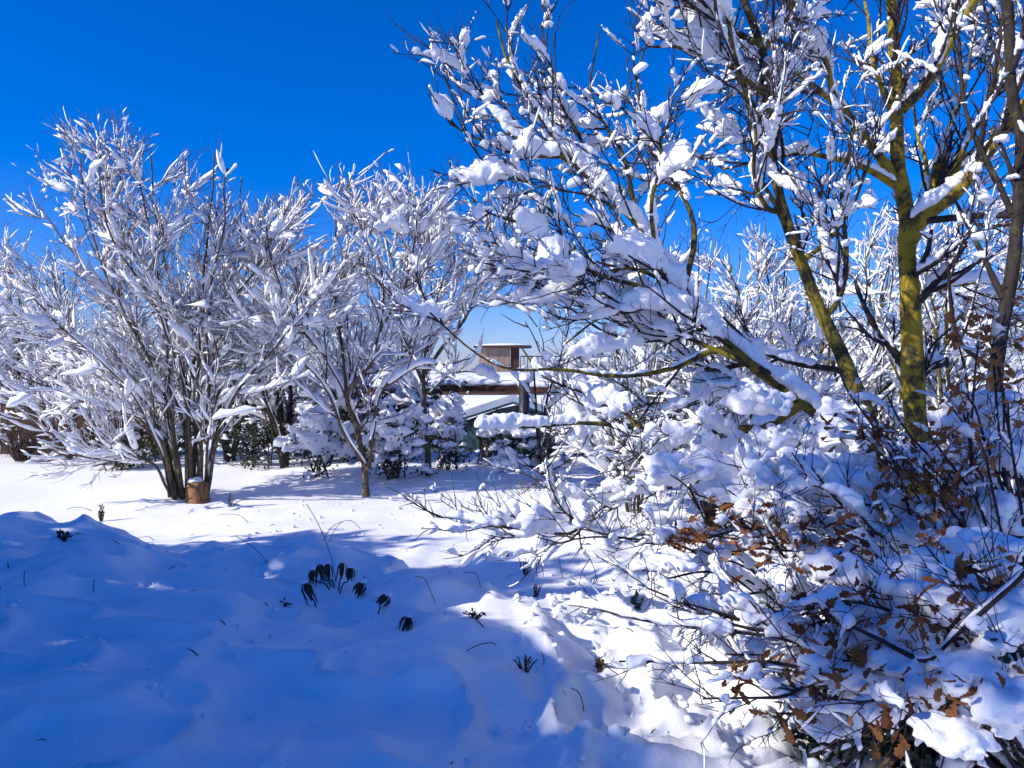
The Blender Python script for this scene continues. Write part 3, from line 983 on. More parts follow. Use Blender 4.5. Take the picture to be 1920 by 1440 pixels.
# the stump at the foot of the coppiced tree
sx, sy = W(371, 925, 9.25)[:2]
gz = G(sx, sy)
st = thing('tree_stump', 'short orange brown stump with torn upright fibres at the coppiced tree foot', 'stump', (sx, sy, gz))
Ps = np.array([[[sx, sy, gz - 0.1], [sx, sy, gz + 0.02], [sx - 0.005, sy, gz + 0.12], [sx + 0.005, sy, gz + 0.235], [sx + 0.005, sy, gz + 0.245]]])
v, f = tubes(Ps, np.array([[0.14, 0.125, 0.112, 0.108, 0.085]]), 26, 0.5)
add_mesh('trunk', v, f, M['stump'], st)
v, f = lumps([(sx - 0.03, sy + 0.02, gz + 0.245)], [(0.085, 0.09, 0.045)], 3, 0.6); add_mesh('snow', v, f, M['snow'], st)

# ------------------------------------------------------------------ the thicket of trees on the right, far ones first
bgt = [  # (px, depth, top py, spread, stems, label)
    (1240, 10.6, 440, 1.3, 6, 'thin bare tree nearest the small dark tree in the thicket behind'),
    (1190, 8.6, 600, 0.9, 5, 'small tree of the thicket just right of the small dark stemmed tree'),
    (1400, 7.6, 540, 1.0, 6, 'small tree of the thicket in front, below the leaning trunk'),
    (1310, 14.5, 480, 1.7, 7, 'far bare tree low in the thicket above the tangled bush'),
    (1450, 13.5, 400, 1.6, 7, 'far bare tree in the thicket left of the leaning trunk'),
    (1590, 14.5, 330, 1.8, 7, 'far bare tree in the thicket between the leaning and the yellow trunk'),
    (1740, 13.8, 330, 1.8, 7, 'far bare tree in the thicket right behind the fork of the yellow trunk'),
    (1870, 14.5, 300, 1.8, 7, 'far bare tree in the thicket beside the dark edge trunk'),
    (1380, 12.0, 330, 1.5, 6, 'bare tree in the thicket behind the leaning left branch'),
    (1530, 10.2, 330, 1.5, 7, 'bare tree in the thicket seen between the two yellow green trunks'),
    (1650, 12.5, 250, 1.6, 6, 'tall bare tree in the thicket behind the main yellow trunk'),
    (1800, 9.6, 300, 1.4, 7, 'bare tree in the thicket just right of the main yellow trunk'),
    (1950, 11.0, 200, 1.6, 7, 'bare tree in the thicket cut by the right edge of the picture'),
]
for px, d, ty, sp, n_, lab in bgt:
    x = xat(px, d)
    limbs, base = fan_limbs(x, d, zat(ty, d) - G(x, d), sp, n_, 0.036 if d > 9 else 0.020)
    make_tree('thicket_tree', lab, limbs, base, M['bark_olive'], M['twig'], lv_far(8 if d < 13 else 7, 6, 2.8 if d < 13 else 1.6, 0.09, (0.6, 1.4), (0.35, 0.85), (0.16, 0.42)),
              snow_set(0.12, 0.085, 0.042), 'snowy trees of the thicket on the right', 1)

# low tangled bush of dark hanging twigs under the thicket
def tangle(label, cx, cy, w, h, n, name='tangled_bush', sk=1.0):
    gz = G(cx, cy)
    n = int(n * 0.7); root = thing(name, label, 'bush', (cx, cy, gz), None)
    a = rng.uniform(0, 2 * math.pi, n); s = rng.uniform(0.2, 1, n) * w / 2
    e = np.stack([cx + np.cos(a) * s, cy + np.sin(a) * s * 0.7, gz + h * rng.uniform(0.1, 0.75, n)], -1)
    b0 = np.stack([cx + np.cos(a) * s * 0.12, cy + np.sin(a) * s * 0.12, np.full(n, gz)], -1)
    m = b0 * 0.4 + e * 0.6; m[:, 2] = gz + h * rng.uniform(0.75, 1.05, n)
    t = np.linspace(0, 1, 9)[None, :, None]
    P = (1 - t) ** 2 * b0[:, None] + 2 * t * (1 - t) * m[:, None] + t * t * e[:, None]
    P = P + 0.05 * (np.stack([n3(P * 4 + k * 5.5) for k in range(3)], -1) - 0.5)
    R = np.linspace(0.008, 0.003, 9)[None].repeat(n, 0)
    v, f = tubes(P, R, 4); o = add_mesh('stem', v, f, M['twig_brown'], root); o['kind'] = 'stuff'
    P2, R2, _ = spawn(P, R, 6, (0.3, 1), (0.15, 0.45), (15, 60), 4, -0.08, 0.15, 0.7, 0.0025)
    v, f = tubes(P2, R2, 3); o = add_mesh('twig', v, f, M['twig_brown'], root); o['kind'] = 'stuff'
    V, Fs = join([snow_tubes(P, R, 0.07, 0.8 * sk, 7, 5, (0.3, 0.7)), snow_tubes(P2, R2, 0.025, 0.4 * sk, 4, 3)])
    o = add_mesh('snow', V, Fs, M['snow'], root); o['kind'] = 'stuff'
    return root


tangle('tangled bush of brown twigs before the board fence at the left edge', xat(40, 13.4), 13.4, 1.6, 0.8, 150, sk=0.12)
tangle('tangled bush of brown twigs between the board fence and the coppiced tree', xat(190, 13.2), 13.2, 1.8, 0.8, 150, sk=0.15)
tangle('low tangled bush of grey brown twigs under the horizontal mossy branch', xat(1350, 7.6), 7.6, 1.9, 1.25, 230)
tangle('low tangled bush of dark twigs behind the oak saplings at the right', xat(1640, 6.6), 6.6, 1.9, 1.3, 230)
tangle('low tangled bush of dark twigs at the right edge behind the brown leaves', xat(1880, 6.0), 6.0, 1.8, 1.6, 230)

# ------------------------------------------------------------------ near trees on the right
def lv_near(n1=7, n2=6, n3=4, up=0.05, s=1.0, bias=None):
    return [dict(n=n1, t=(0.15, 0.98), L=(0.5 * s, 1.3 * s), a=(20, 58), K=10, trop=up, w=0.10, rr=0.5, rmin=0.0068, S=5, bias=bias),
            dict(n=n2, t=(0.1, 1.0), L=(0.25 * s, 0.75 * s), a=(18, 55), K=7, trop=up, w=0.12, rr=0.62, rmin=0.0042, S=4),
            dict(n=n3, t=(0.15, 1.0), L=(0.08 * s, 0.30 * s), a=(20, 60), K=4, trop=up, w=0.12, rr=0.7, rmin=0.0029, S=3)]


def snow_near(h0, h1, h2, h3, k=1.0):
    return [dict(H=h0, c=0.9, M=18, S=9, frac=(0.12, 0.4), lump=0.6, freq=9, rep=3, wide=0.62, minhz=0.35),
            dict(H=h1, c=0.68 * k, M=16, S=8, frac=(0.5, 0.95), lump=0.85, freq=8, wide=0.6, minhz=0.3),
            dict(H=h2, c=0.50 * k, M=11, S=7, frac=(0.5, 1.0), lump=0.85, freq=11, wide=0.62, minhz=0.25),
            dict(H=h3, c=0.35 * k, M=6, S=5, frac=(0.4, 1.0), lump=0.7, freq=18, wide=0.8, fine=True)]


LIMB_VOX = 0.014


def near_tree(name, label, spec, d, barkm, lv, sn, trunk_n, voxel=0.0145, K=24, wob=0.06, nl=12, lr=0.028, tip=0.008):
    x, y, _ = W(spec[0][0][0][0], 720, d)
    base = np.array([x, y, G(x, y)])
    limbs = []
    for q in spec:
        path, r, dd = q[:3]
        if len(path[0]) == 2:
            path = jitter([(a, b, d + (q[3] if len(q) > 3 else 0)) for a, b in path], dd)
        limbs.append(pxpath(path, r, q[4] if len(q) > 4 else tip, K, wob))
    # the trunk runs down into the snow
    for i in range(trunk_n):
        P, R = limbs[i]
        gz = G(P[0, 0], P[0, 1])
        if P[0, 2] > gz - 0.1:
            pts = np.column_stack([P[::3], R[::3]])
            pts = np.vstack([[P[0, 0] + 0.02, P[0, 1], gz - 0.15, R[0] * 1.15], pts, [*P[-1], R[-1]]])
            limbs[i] = spline(pts, K)
    root, levels = make_tree(name, label, limbs, base, barkm, M['twig'], lv, sn, None, trunk_n, 'tree', LIMB_VOX, None, [q[5] if len(q) > 5 else 1.0 for q in spec])
    V, Fs = join([node_lumps(levels, 2, nl, lr), node_lumps(levels, 1, nl // 2, lr * 1.3)])
    o = [c for c in root.children if c.name.split('.')[0] == 'snow'][0]
    # fuse limb snow and fork lumps into one soft mass
    off = ORIGIN[o.name]
    me = o.data
    v0 = np.empty(len(me.vertices) * 3); me.vertices.foreach_get('co', v0); v0 = v0.reshape(-1, 3) + ORIGIN[root.name]
    polys4 = np.array([p.vertices[:] for p in me.polygons if len(p.vertices) == 4])
    other = {}
    for p in me.polygons:
        if len(p.vertices) != 4:
            other.setdefault(len(p.vertices), []).append(p.vertices[:])
    V, Fs = join([(v0, [polys4] + [np.array(q) for q in other.values()]), (V, Fs)])
    bpy.data.objects.remove(o)
    o = add_mesh('snow', V, Fs, M['snow'], root); o['kind'] = 'stuff'
    fuse(o, voxel, 2)
    return root


# main tree: yellow lichened trunk that forks at head height
d = 5.6
near_tree('yellow_barked_tree', 'tall tree with yellow lichened trunk forking into upright limbs on the right', [
    ([(1728, 900), (1718, 800), (1712, 640), (1706, 520), (1702, 430), (1692, 380), (1686, 300), (1678, 200), (1675, 100), (1668, -60)], 0.088, 0.0, 0, 0.038),
    ([(1705, 450), (1725, 415), (1780, 370), (1840, 300), (1890, 240), (1960, 150)], 0.066, -0.5, 0, 0.035),
    ([(1722, 430), (1742, 380), (1735, 310), (1718, 235), (1712, 180)], 0.036, 0.7, 0.05),
    ([(1742, 400), (1760, 300), (1780, 240), (1812, 150), (1830, 60), (1838, -20)], 0.042, 0.5, 0.05),
    ([(1690, 205), (1740, 150), (1790, 60), (1835, -10), (1870, -60)], 0.042, -0.4, 0, 0.03),
    ([(1676, 330), (1625, 262), (1588, 210), (1562, 170), (1545, 110), (1500, 50), (1455, -20)], 0.040, -0.3, 0, 0.012),
    ([(1588, 210), (1530, 165), (1480, 135), (1420, 120)], 0.026, -0.4, -0.15),
    ([(1684, 350), (1620, 310), (1560, 295), (1500, 292), (1430, 305), (1350, 320)], 0.032, -0.5),
    ([(1678, 230), (1640, 120), (1622, 40), (1615, -40)], 0.030, 0.4),
    ([(1712, 560), (1760, 540), (1830, 530), (1900, 540), (1960, 530)], 0.024, 0.5),
    ([(1776, 372), (1810, 270), (1860, 190), (1880, 100), (1900, 0)], 0.030, 0.4, -0.1),
], d, M['bark_yellow'], lv_near(7, 7, 4, 0.06), snow_near(0.10, 0.068, 0.04, 0.019, 0.9), 1)

d = 4.9
near_tree('leaning_tree', 'olive barked tree leaning left beside the main yellow trunk', [
    ([(1655, 880), (1606, 740), (1562, 640), (1530, 560), (1502, 490), (1470, 400), (1446, 300), (1440, 180), (1430, 90), (1405, 20), (1380, -40)], 0.053, 0.0, 0, 0.022),
    ([(1545, 600), (1578, 545), (1584, 440), (1588, 330), (1600, 220)], 0.022, -0.3, 0, 0.010),
    ([(1446, 310), (1420, 220), (1385, 130), (1370, 60), (1372, -20)], 0.024, -0.3, 0, 0.01),
    ([(1430, 95), (1462, 50), (1500, -10)], 0.026, 0.3, 0, 0.015),
    ([(1470, 400), (1440, 390), (1420, 330), (1418, 240), (1400, 160)], 0.018, -0.4, -0.1),
    ([(1502, 490), (1560, 440), (1600, 380), (1622, 320)], 0.016, -0.4, 0),
    ([(1440, 180), (1360, 120), (1280, 90), (1225, 85)], 0.020, -0.2, 0),
    ([(1430, 90), (1340, 40), (1270, 0), (1180, -20)], 0.024, -0.3, 0),
], d, M['bark_olive'], lv_near(7, 6, 4, 0.06, 1.0, (-0.1, 0, 0.12)), snow_near(0.11, 0.072, 0.042, 0.019, 1.0), 1)

d = 4.6
near_tree('reaching_tree', 'dark tree with long mossy branches reaching left over the lawn', [
    ([(1640, 900), (1560, 800), (1480, 735), (1400, 680), (1335, 610), (1282, 545), (1232, 465), (1190, 400), (1120, 350), (1060, 292), (1000, 200), (955, 120), (932, 40)], 0.045, -0.2, 0, 0.006),
    ([(1290, 560), (1240, 510), (1222, 440), (1222, 375), (1240, 310), (1245, 260)], 0.018, -0.4, -0.1),
    ([(1330, 612), (1220, 545), (1120, 515), (1040, 470), (985, 430), (948, 405)], 0.018, -0.5, -0.1, 0.005),
    ([(1265, 520), (1190, 420), (1110, 375), (1030, 360), (905, 310)], 0.018, -0.3, -0.1, 0.004),
    ([(1130, 358), (1060, 300), (980, 265), (920, 210), (895, 150)], 0.020, 0.3, -0.1, 0.005),
    ([(1060, 292), (960, 290), (900, 262), (845, 222)], 0.014, -0.2, -0.15, 0.005),
    ([(1120, 350), (1090, 270), (1050, 190), (1030, 110), (1014, 40)], 0.016, 0.2, -0.1, 0.005),
    ([(1440, 705), (1350, 655), (1250, 690), (1150, 700), (1050, 692), (960, 685), (880, 655), (795, 582)], 0.026, -0.4, -0.1, 0.004, 0.3),
    ([(1500, 760), (1440, 795), (1330, 812), (1200, 802), (1080, 790), (960, 800), (880, 806)], 0.032, -0.5, -0.05, 0.006, 0.7),
    ([(1200, 802), (1150, 760), (1080, 725), (1020, 700), (980, 650)], 0.014, 0.3, -0.3, 0.005),
    ([(1190, 400), (1170, 300), (1130, 220), (1110, 160), (1128, 60)], 0.018, 0.3, -0.1, 0.005),
    ([(1400, 680), (1300, 640), (1180, 600), (1060, 560), (1000, 530)], 0.016, 0.3, -0.2, 0.005),
    ([(1330, 812), (1230, 850), (1160, 910), (1090, 985), (1040, 1005), (930, 990)], 0.016, -0.9, -0.2, 0.005),
    ([(1420, 690), (1320, 605), (1230, 575), (1130, 590), (1060, 640)], 0.018, -0.3, -0.1, 0.005, 1.3),
    ([(1480, 735), (1380, 742), (1280, 752), (1180, 762), (1095, 795)], 0.018, 0.3, -0.1, 0.005, 1.3),
    ([(1400, 680), (1330, 690), (1250, 640), (1190, 560), (1165, 480)], 0.016, 0.5, -0.1, 0.005),
    ([(1335, 610), (1260, 638), (1170, 640), (1100, 668), (1050, 725)], 0.015, 0.2, -0.1, 0.005, 1.3),
    ([(1560, 800), (1460, 845), (1360, 870), (1270, 905), (1200, 900)], 0.018, -0.4, -0.1, 0.005, 1.3),
    ([(1282, 545), (1180, 505), (1085, 520), (1015, 505)], 0.014, -0.3, -0.1, 0.005, 1.2),
    ([(1282, 545), (1300, 430), (1260, 330), (1215, 260), (1200, 150), (1215, 60)], 0.020, 0.4, -0.1, 0.006),
], d, M['bark_olive'], lv_near(7, 6, 4, 0.05, 0.8, (-0.30, -0.05, 0.12)), snow_near(0.105, 0.068, 0.043, 0.021, 1.15), 1, nl=14)

d = 4.2
near_tree('edge_tree', 'dark barked tree standing along the right edge of the picture', [
    ([(1850, 860), (1868, 720), (1892, 560), (1910, 400), (1914, 250), (1898, 120), (1876, -60)], 0.040, 0.0, 0, 0.026),
    ([(1898, 400), (1850, 300), (1815, 200), (1800, 100), (1790, 0)], 0.020, 0.3),
    ([(1880, 560), (1840, 470), (1810, 420), (1790, 380)], 0.018, 0.3),
    ([(1890, 140), (1920, 60), (1960, -40)], 0.03, 0.0),
    ([(1860, 690), (1800, 640), (1780, 570), (1772, 500)], 0.016, -0.2),
], d, M['bark_dark'], lv_near(5, 4, 3, 0.04, 0.8), snow_near(0.08, 0.06, 0.04, 0.02, 0.8), 1, nl=14)

# ------------------------------------------------------------------ oak saplings with brown leaves, weighed down by snow
def leaf_mesh(seed):
    r = np.random.default_rng(seed)
    n = 9
    t = np.linspace(0, 1, n)
    w = np.array([0.03, 0.10, 0.07, 0.20, 0.13, 0.27, 0.17, 0.20, 0.04]) * r.uniform(0.85, 1.15, n)
    curl = r.uniform(0.1, 0.45); fold = r.uniform(0.15, 0.6); tw = r.uniform(-0.6, 0.6)
    mid = np.stack([t, 0 * t, -curl * t ** 2 + 0.03 * np.sin(t * 9)], -1)
    V = []
    for sgn in (1, 0, -1):
        q = mid.copy()
        q[:, 1] += sgn * w * np.cos(fold)
        q[:, 2] += abs(sgn) * w * np.sin(fold) + sgn * tw * t * w
        q[:, 0] += abs(sgn) * 0.06
        V.append(q)
    V = np.concatenate(V)
    f = []
    for i in range(n - 1):
        f.append([i, i + 1, n + i + 1, n + i]); f.append([n + i, n + i + 1, 2 * n + i + 1, 2 * n + i])
    return V, np.array(f)


LEAVES = []
for k in range(4):
    v, f = leaf_mesh(k + 3)
    me = bpy.data.meshes.new('oak_leaf')
    me.from_pydata(v.tolist(), [], f.tolist())
    me.materials.append(M['leaf_oak'])
    me.polygons.foreach_set('use_smooth', np.ones(len(f), bool))
    LEAVES.append(me)
from mathutils import Matrix


def put_leaf(parent, p, d, size):
    d = norm(d); r = norm(np.cross(d, rng.normal(size=3))); u = np.cross(d, r)
    o = bpy.data.objects.new('leaf', LEAVES[rng.integers(0, 4)])
    C.objects.link(o); o.parent = parent
    q = np.asarray(p) - ORIGIN[parent.name]
    m = Matrix(((d[0], r[0], u[0], q[0]), (d[1], r[1], u[1], q[1]), (d[2], r[2], u[2], q[2]), (0, 0, 0, 1)))
    o.matrix_local = m @ Matrix.Scale(size, 4)
    return o


def oak(label, bx, by, clusters, extra, pads, nleaf, size=0.05, group='brown leaved oak saplings'):
    """clusters: (px, py, d) leafy twig ends; extra: bare twig ends; pads: (px, py, d, w px, h px) lying snow"""
    gz = G(bx, by)
    root = thing('oak_sapling', label, 'oak sapling', (bx, by, gz), group)
    strands = []
    for i, c in enumerate(list(clusters) + list(extra)):
        e = W(c[0], c[1], c[2] - 0.2)
        b0 = np.array([bx + rng.normal() * 0.10, by + rng.normal() * 0.10, gz - 0.05])
        m = b0 * 0.5 + e * 0.5 + np.array([0, 0.05, 0.16 + 0.1 * rng.random()])
        m2 = b0 * 0.22 + e * 0.78 + np.array([0, 0.03, 0.10])
        strands.append(spline([[*b0, 0.008], [*m, 0.0062], [*m2, 0.0048], [*e, 0.0030]], 14, 0.16, 3))
    P, R = stack(strands)
    for i in range(len(P)):
        v, f = tubes(P[i:i + 1], R[i:i + 1], 6, 0.2)
        add_mesh('branch', v, f, M['twig'], root)
    P2, R2, _ = spawn(P, R, 5 if nleaf == 500 else 6, (0.35, 1.0), (0.15, 0.5), (20, 60), 7, 0.02, 0.13, 0.6, 0.0024)
    P3, R3, _ = spawn(P2, R2, 3, (0.2, 1.0), (0.06, 0.2), (20, 60), 4, 0.02, 0.13, 0.7, 0.002)
    v, f = join([tubes(P2, R2, 4), tubes(P3, R3, 3)])
    o = add_mesh('twig', v, f, M['twig'], root); o['kind'] = 'stuff'
    # leaves in clusters
    per = nleaf // max(1, len(clusters))
    n_put, far_leaves = 0, []
    for c in clusters:
        ce = W(c[0], c[1], c[2] - 0.22)
        for k in range(per):
            q = ce + rng.normal(size=3) * np.array([0.065, 0.055, 0.05]) * (c[3] if len(c) > 3 else 1.0)
            if n_put >= 290:
                far_leaves.append((q, np.array([rng.normal() - 0.2, rng.normal() * 0.8 - 0.3, rng.normal() * 0.6 - 0.5])))
                continue
            n_put += 1
            put_leaf(root, q, np.array([rng.normal() - 0.2, rng.normal() * 0.8 - 0.3, rng.normal() * 0.6 - 0.5]), size * rng.uniform(0.7, 1.25))
    if far_leaves:
        ps = []
        for q, dv in far_leaves:
            dv = norm(dv); r = norm(np.cross(dv, rng.normal(size=3))); u = np.cross(dv, r)
            lv_, lf_ = leaf_mesh(int(rng.integers(0, 50)))
            ps.append((q + (lv_ @ np.stack([dv, r, u])) * size * rng.uniform(0.7, 1.2), [lf_]))
        V, Fs = join(ps)
        o = add_mesh('leaf', V, Fs, M['leaf_oak'], root); o['kind'] = 'stuff'
    # snow
    S = [snow_tubes(P, R, 0.045, 0.9, 14, 8, (0.15, 0.35), 0.7, 9, 0.9), snow_tubes(P, R, 0.06 * 1.0 * rng.uniform(0.5, 1.3, len(P)), 0.9, 14, 9, (0.15, 0.4), 0.6, 9, 0.9),
         snow_tubes(P2, R2, 0.036 * rng.uniform(0.3, 1.2, len(P2)), 0.55, 10, 7, (0.3, 0.8), 0.6, 12, 0.9)]
    for px, py, dd, wp, hp in pads:
        dd = dd + (-0.25 if by > 3.2 else 0.02 if by > 2.5 else -0.15); c = W(px, py, dd); sw = wp / F_PX * dd / 2; sh_ = hp / F_PX * dd / 2
        n = max(12, int(14 * wp / max(hp, 40)))
        cs = c + rng.uniform(-1, 1, (n, 3)) * np.array([sw * 0.8, min(sw, 0.2) * 0.8, sh_ * 0.5])
        cs[:, 2] -= sh_ * 0.5 * (np.abs(cs[:, 0] - c[0]) / sw) ** 2          # sags over its twigs
        rr = sh_ * rng.uniform(0.18, 0.46, (n, 1)) * np.array([1.25, 1.1, 0.85])
        S2 = [lumps(cs, rr, 3, 0.45, 1.9, 0.75)]
        k = n * 3
        cs = c + norm(rng.normal(size=(k, 3))) * np.array([sw, min(sw, 0.22), sh_ * 0.8]) * rng.uniform(0.7, 1.15, (k, 1))
        rr = sh_ * rng.uniform(0.08, 0.26, (k, 1)) * np.array([1.3, 1.1, 0.9])
        S2.append(lumps(cs, rr, 2, 0.45, 1.8, 0.75))
        V, Fs = join(S2)
        o = add_mesh('snow_pad', V, Fs, M['snow'], root)
        fuse(o, 0.014, 5, 1.1)
    V, Fs = join(S)
    o = add_mesh('snow', V, Fs, M['snow'], root); o['kind'] = 'stuff'
    fuse(o, 0.0125, 1, 0.8)
    V, Fs = join([snow_tubes(P3, R3, 0.013, 0.25, 5, 4, (0.5, 1.0), 0.7, 15)])
    o = add_mesh('twig_snow', V, Fs, M['snow'], root); o['kind'] = 'stuff'
    return root


oak('oak sapling nearest the lawn with sparse brown leaves and bare tips pointing left', 1.55, 3.3,
    [(1375, 950, 3.3), (1345, 985, 3.2), (1420, 975, 3.3), (1300, 1000, 3.1, 0.5), (1265, 1010, 3.1, 0.3), (1400, 1030, 3.0), (1520, 975, 3.3), (1560, 1000, 3.3), (1470, 1010, 3.2, 0.7)],
    [(1190, 1020, 3.1), (1065, 1022, 3.0), (1210, 975, 3.2), (1190, 1060, 3.0), (1240, 1080, 2.9), (1330, 1090, 2.9), (1240, 900, 3.4), (1360, 870, 3.5), (1540, 910, 3.1), (1060, 1000, 3.1)],
    [(1390, 885, 3.7, 190, 120), (1500, 905, 3.7, 230, 150), (1600, 900, 3.6, 170, 130), (1450, 950, 3.5, 160, 80), (1250, 880, 3.6, 80, 80),
     (1260, 1055, 3.0, 110, 40), (1480, 1080, 3.1, 90, 80), (1380, 1135, 3.0, 70, 50)], 170)

oak('oak sapling thick with russet leaves in the middle of the snowy thicket', 2.05, 3.0,
    [(1590, 800, 3.5), (1640, 790, 3.5), (1655, 830, 3.4), (1700, 880, 3.3, 1.2), (1730, 860, 3.3, 1.2), (1760, 900, 3.2, 1.2), (1700, 920, 3.2), (1800, 910, 3.2, 1.1), (1820, 880, 3.3), (1760, 945, 3.1),
     (1600, 960, 3.1), (1580, 1010, 3.0), (1560, 1050, 3.0), (1610, 1060, 2.9, 0.8), (1690, 1060, 2.9, 0.6), (1770, 1000, 3.0, 0.6), (1870, 700, 3.3), (1830, 640, 3.4), (1880, 600, 3.3), (1840, 580, 3.3), (1800, 720, 3.2), (1890, 770, 3.1), (1830, 830, 3.1), (1760, 800, 3.2), (1790, 620, 3.3, 0.7)],
    [(1515, 915, 3.0), (1590, 700, 3.6), (1480, 850, 3.4), (1680, 730, 3.5), (1790, 780, 3.3)],
    [(1575, 780, 3.9, 90, 70), (1570, 830, 3.7, 110, 90), (1720, 850, 3.5, 110, 60), (1650, 960, 3.3, 150, 110), (1760, 1010, 3.2, 170, 90), (1860, 960, 3.1, 130, 110), (1420, 750, 3.9, 110, 70), (1500, 815, 3.8, 170, 50), (1840, 780, 3.4, 140, 120), (1880, 850, 3.2, 90, 90), (1640, 1030, 3.0, 90, 50), (1700, 1000, 3.1, 90, 60), (1560, 980, 3.2, 90, 50), (1800, 1060, 2.9, 110, 70)], 500)

oak('oak sapling low at the right edge with orange leaves around a long bare branch', 1.75, 2.25,
    [(1880, 1075, 2.3), (1860, 1105, 2.3), (1830, 1060, 2.4, 0.6), (1700, 1120, 2.4), (1640, 1110, 2.5), (1560, 1140, 2.5), (1520, 1100, 2.6), (1720, 1150, 2.3, 0.7), (1780, 1160, 2.3, 0.8), (1620, 1200, 2.4), (1590, 1230, 2.4), (1560, 1160, 2.5, 0.8),
     (1490, 1230, 2.5, 0.7), (1430, 1240, 2.5, 0.5), (1340, 1170, 2.7, 0.4), (1520, 1260, 2.4, 0.7), (1700, 1310, 2.2, 0.7), (1810, 1290, 2.1, 0.5), (1650, 1370, 2.1, 0.6), (1880, 1260, 2.1, 0.5), (1480, 1340, 2.3, 0.4), (1380, 1260, 2.5, 0.4)],
    [(1125, 1160, 2.6), (1200, 1130, 2.7), (1280, 1130, 2.7), (1420, 1130, 2.6), (1180, 1220, 2.5), (1360, 1200, 2.6), (1300, 1290, 2.4), (1270, 1110, 2.7), (1600, 1290, 2.2), (1400, 1180, 2.6)],
    [(1660, 1170, 2.5, 170, 110), (1560, 1070, 2.8, 110, 90), (1740, 1080, 2.6, 170, 110), (1850, 1020, 2.7, 140, 70), (1890, 1150, 2.2, 110, 110), (1700, 1240, 2.3, 130, 70), (1820, 1260, 2.1, 130, 90), (1480, 1180, 2.7, 100, 60),
     (1740, 1290, 2.2, 90, 70), (1600, 1270, 2.4, 130, 60), (1880, 1320, 2.0, 120, 120), (1540, 1350, 2.4, 120, 60), (1380, 1130, 2.8, 70, 40), (1780, 1370, 2.0, 150, 70), (1650, 1330, 2.2, 100, 60), (1430, 1210, 2.6, 60, 40), (1560, 1200, 2.45, 80, 45), (1640, 1130, 2.5, 80, 50), (1780, 1130, 2.35, 110, 60), (1480, 1290, 2.4, 80, 40), (1860, 1200, 2.15, 90, 60)], 260)

# one long dark bough crossing the lower right corner
bp = W(1960, 1040, 1.9); 
bough = thing('fallen_bough', 'long dark bare bough slanting up across the lower right corner', 'branch', tuple(W(1745, 1232, 2.05)))
P, R = spline([[*W(1575, 1165, 2.2), 0.003], [*W(1640, 1195, 2.15), 0.006], [*W(1700, 1226, 2.1), 0.008], [*W(1742, 1236, 2.05), 0.007], [*W(1790, 1192, 2.02), 0.0075], [*W(1850, 1138, 1.97), 0.008], [*W(1960, 1040, 1.9), 0.009]], 22, 0.008)
v, f = tubes(P[None], R[None], 8, 0.25); add_mesh('branch', v, f, M['twig'], bough)
v, f = snow_tubes(P[None, 8:], R[None, 8:], 0.017, 1, 40, 9, (0.93, 0.95), 0.5, 22, 0.9); add_mesh('snow', v, f, M['snow'], bough)

# dark evergreen undergrowth in the gaps below the saplings
for (px, dd, w_, h_, n_) in ((1560, 2.75, 0.7, 0.40, 700), (1740, 2.55, 0.8, 0.55, 1000), (1890, 2.4, 0.7, 0.7, 900), (1850, 3.4, 1.0, 0.9, 1000)):
    lab = {1560: 'dark ivy like plant low under the lowest oak sapling at its left', 1740: 'dark leafy plant filling the gap under the long slanting bough',
           1890: 'dark leafy plant in the very corner at the right edge', }.get(px, 'dark evergreen bush behind the oak leaves at the right edge')
    shrub(lab, xat(px, dd), dd, w_, h_, 0.5, n_, 0.055, M['leaf_dark'], 26, 0.05, 'dark plants under the oak saplings', 8, 'plant', 'evergreen_plant')

# ------------------------------------------------------------------ dead flower heads and stalks poking out of the bank
def on_ground(px, py):
    """the point of the snow seen at a photo pixel"""
    lo = 1.2
    for d in np.arange(1.2, 30, 0.01):
        p = W(px, py, d)
        if p[2] <= G(p[0], p[1]):
            return p
    return W(px, py, 10)


def head(parent, p, d, L, w):
    """hanging bundle of curled dead petals round a dark core"""
    d = norm(np.asarray(d, float)); a = norm(np.cross(d, [0.3, 1, 0.2])); b = np.cross(d, a)
    t = np.linspace(0, 1, 7)
    prof = np.array([0.3, 0.75, 1.0, 0.9, 0.7, 0.45, 0.15]) * w * rng.uniform(0.5, 0.75)
    Pc = (p + d * L * t[:, None])[None]
    v, f = tubes(Pc, prof[None], 10, 0.5)
    core = add_mesh('flower_head', v, f, M['dead_head'], parent)
    ps = []
    for k in range(8):
        th = 2 * math.pi * k / 8 + rng.uniform(-0.2, 0.2)
        r = a * math.cos(th) + b * math.sin(th)
        s = np.cross(d, r)
        pl = np.stack([p + r * w * 0.5, p + d * L * 0.3 + r * w * 1.15, p + d * L * 0.75 + r * w * rng.uniform(0.9, 1.5), p + d * L * rng.uniform(0.9, 1.35) + r * w * rng.uniform(0.4, 1.7)])
        ww = np.array([0.10, 0.30, 0.28, 0.08]) * w
        V = np.concatenate([pl + s * ww[:, None], pl - s * ww[:, None] + r * 0.002])
        ps.append((V, [np.array([[i, i + 1, i + 5, i + 4] for i in range(3)])]))
    v, f = lumps([p + UP * w * 0.15], [(w * 0.75, w * 0.75, w * rng.uniform(0.3, 0.6))], 2, 0.4)
    add_mesh('snow_cap', v, f, M['snow'], parent)
    v, f = join(ps)
    o = add_mesh('petal', v, f, M['dead_head'], parent); o['kind'] = 'stuff'


def stalk_mesh(parent, pts, r0, r1, mat, name='stem', K=12):
    n = len(pts)
    q = [np.append(p, r0 + (r1 - r0) * i / (n - 1)) for i, p in enumerate(pts)]
    P, R = spline(q, K)
    v, f = tubes(P[None], R[None], 5)
    return add_mesh(name, v, f, mat, parent)


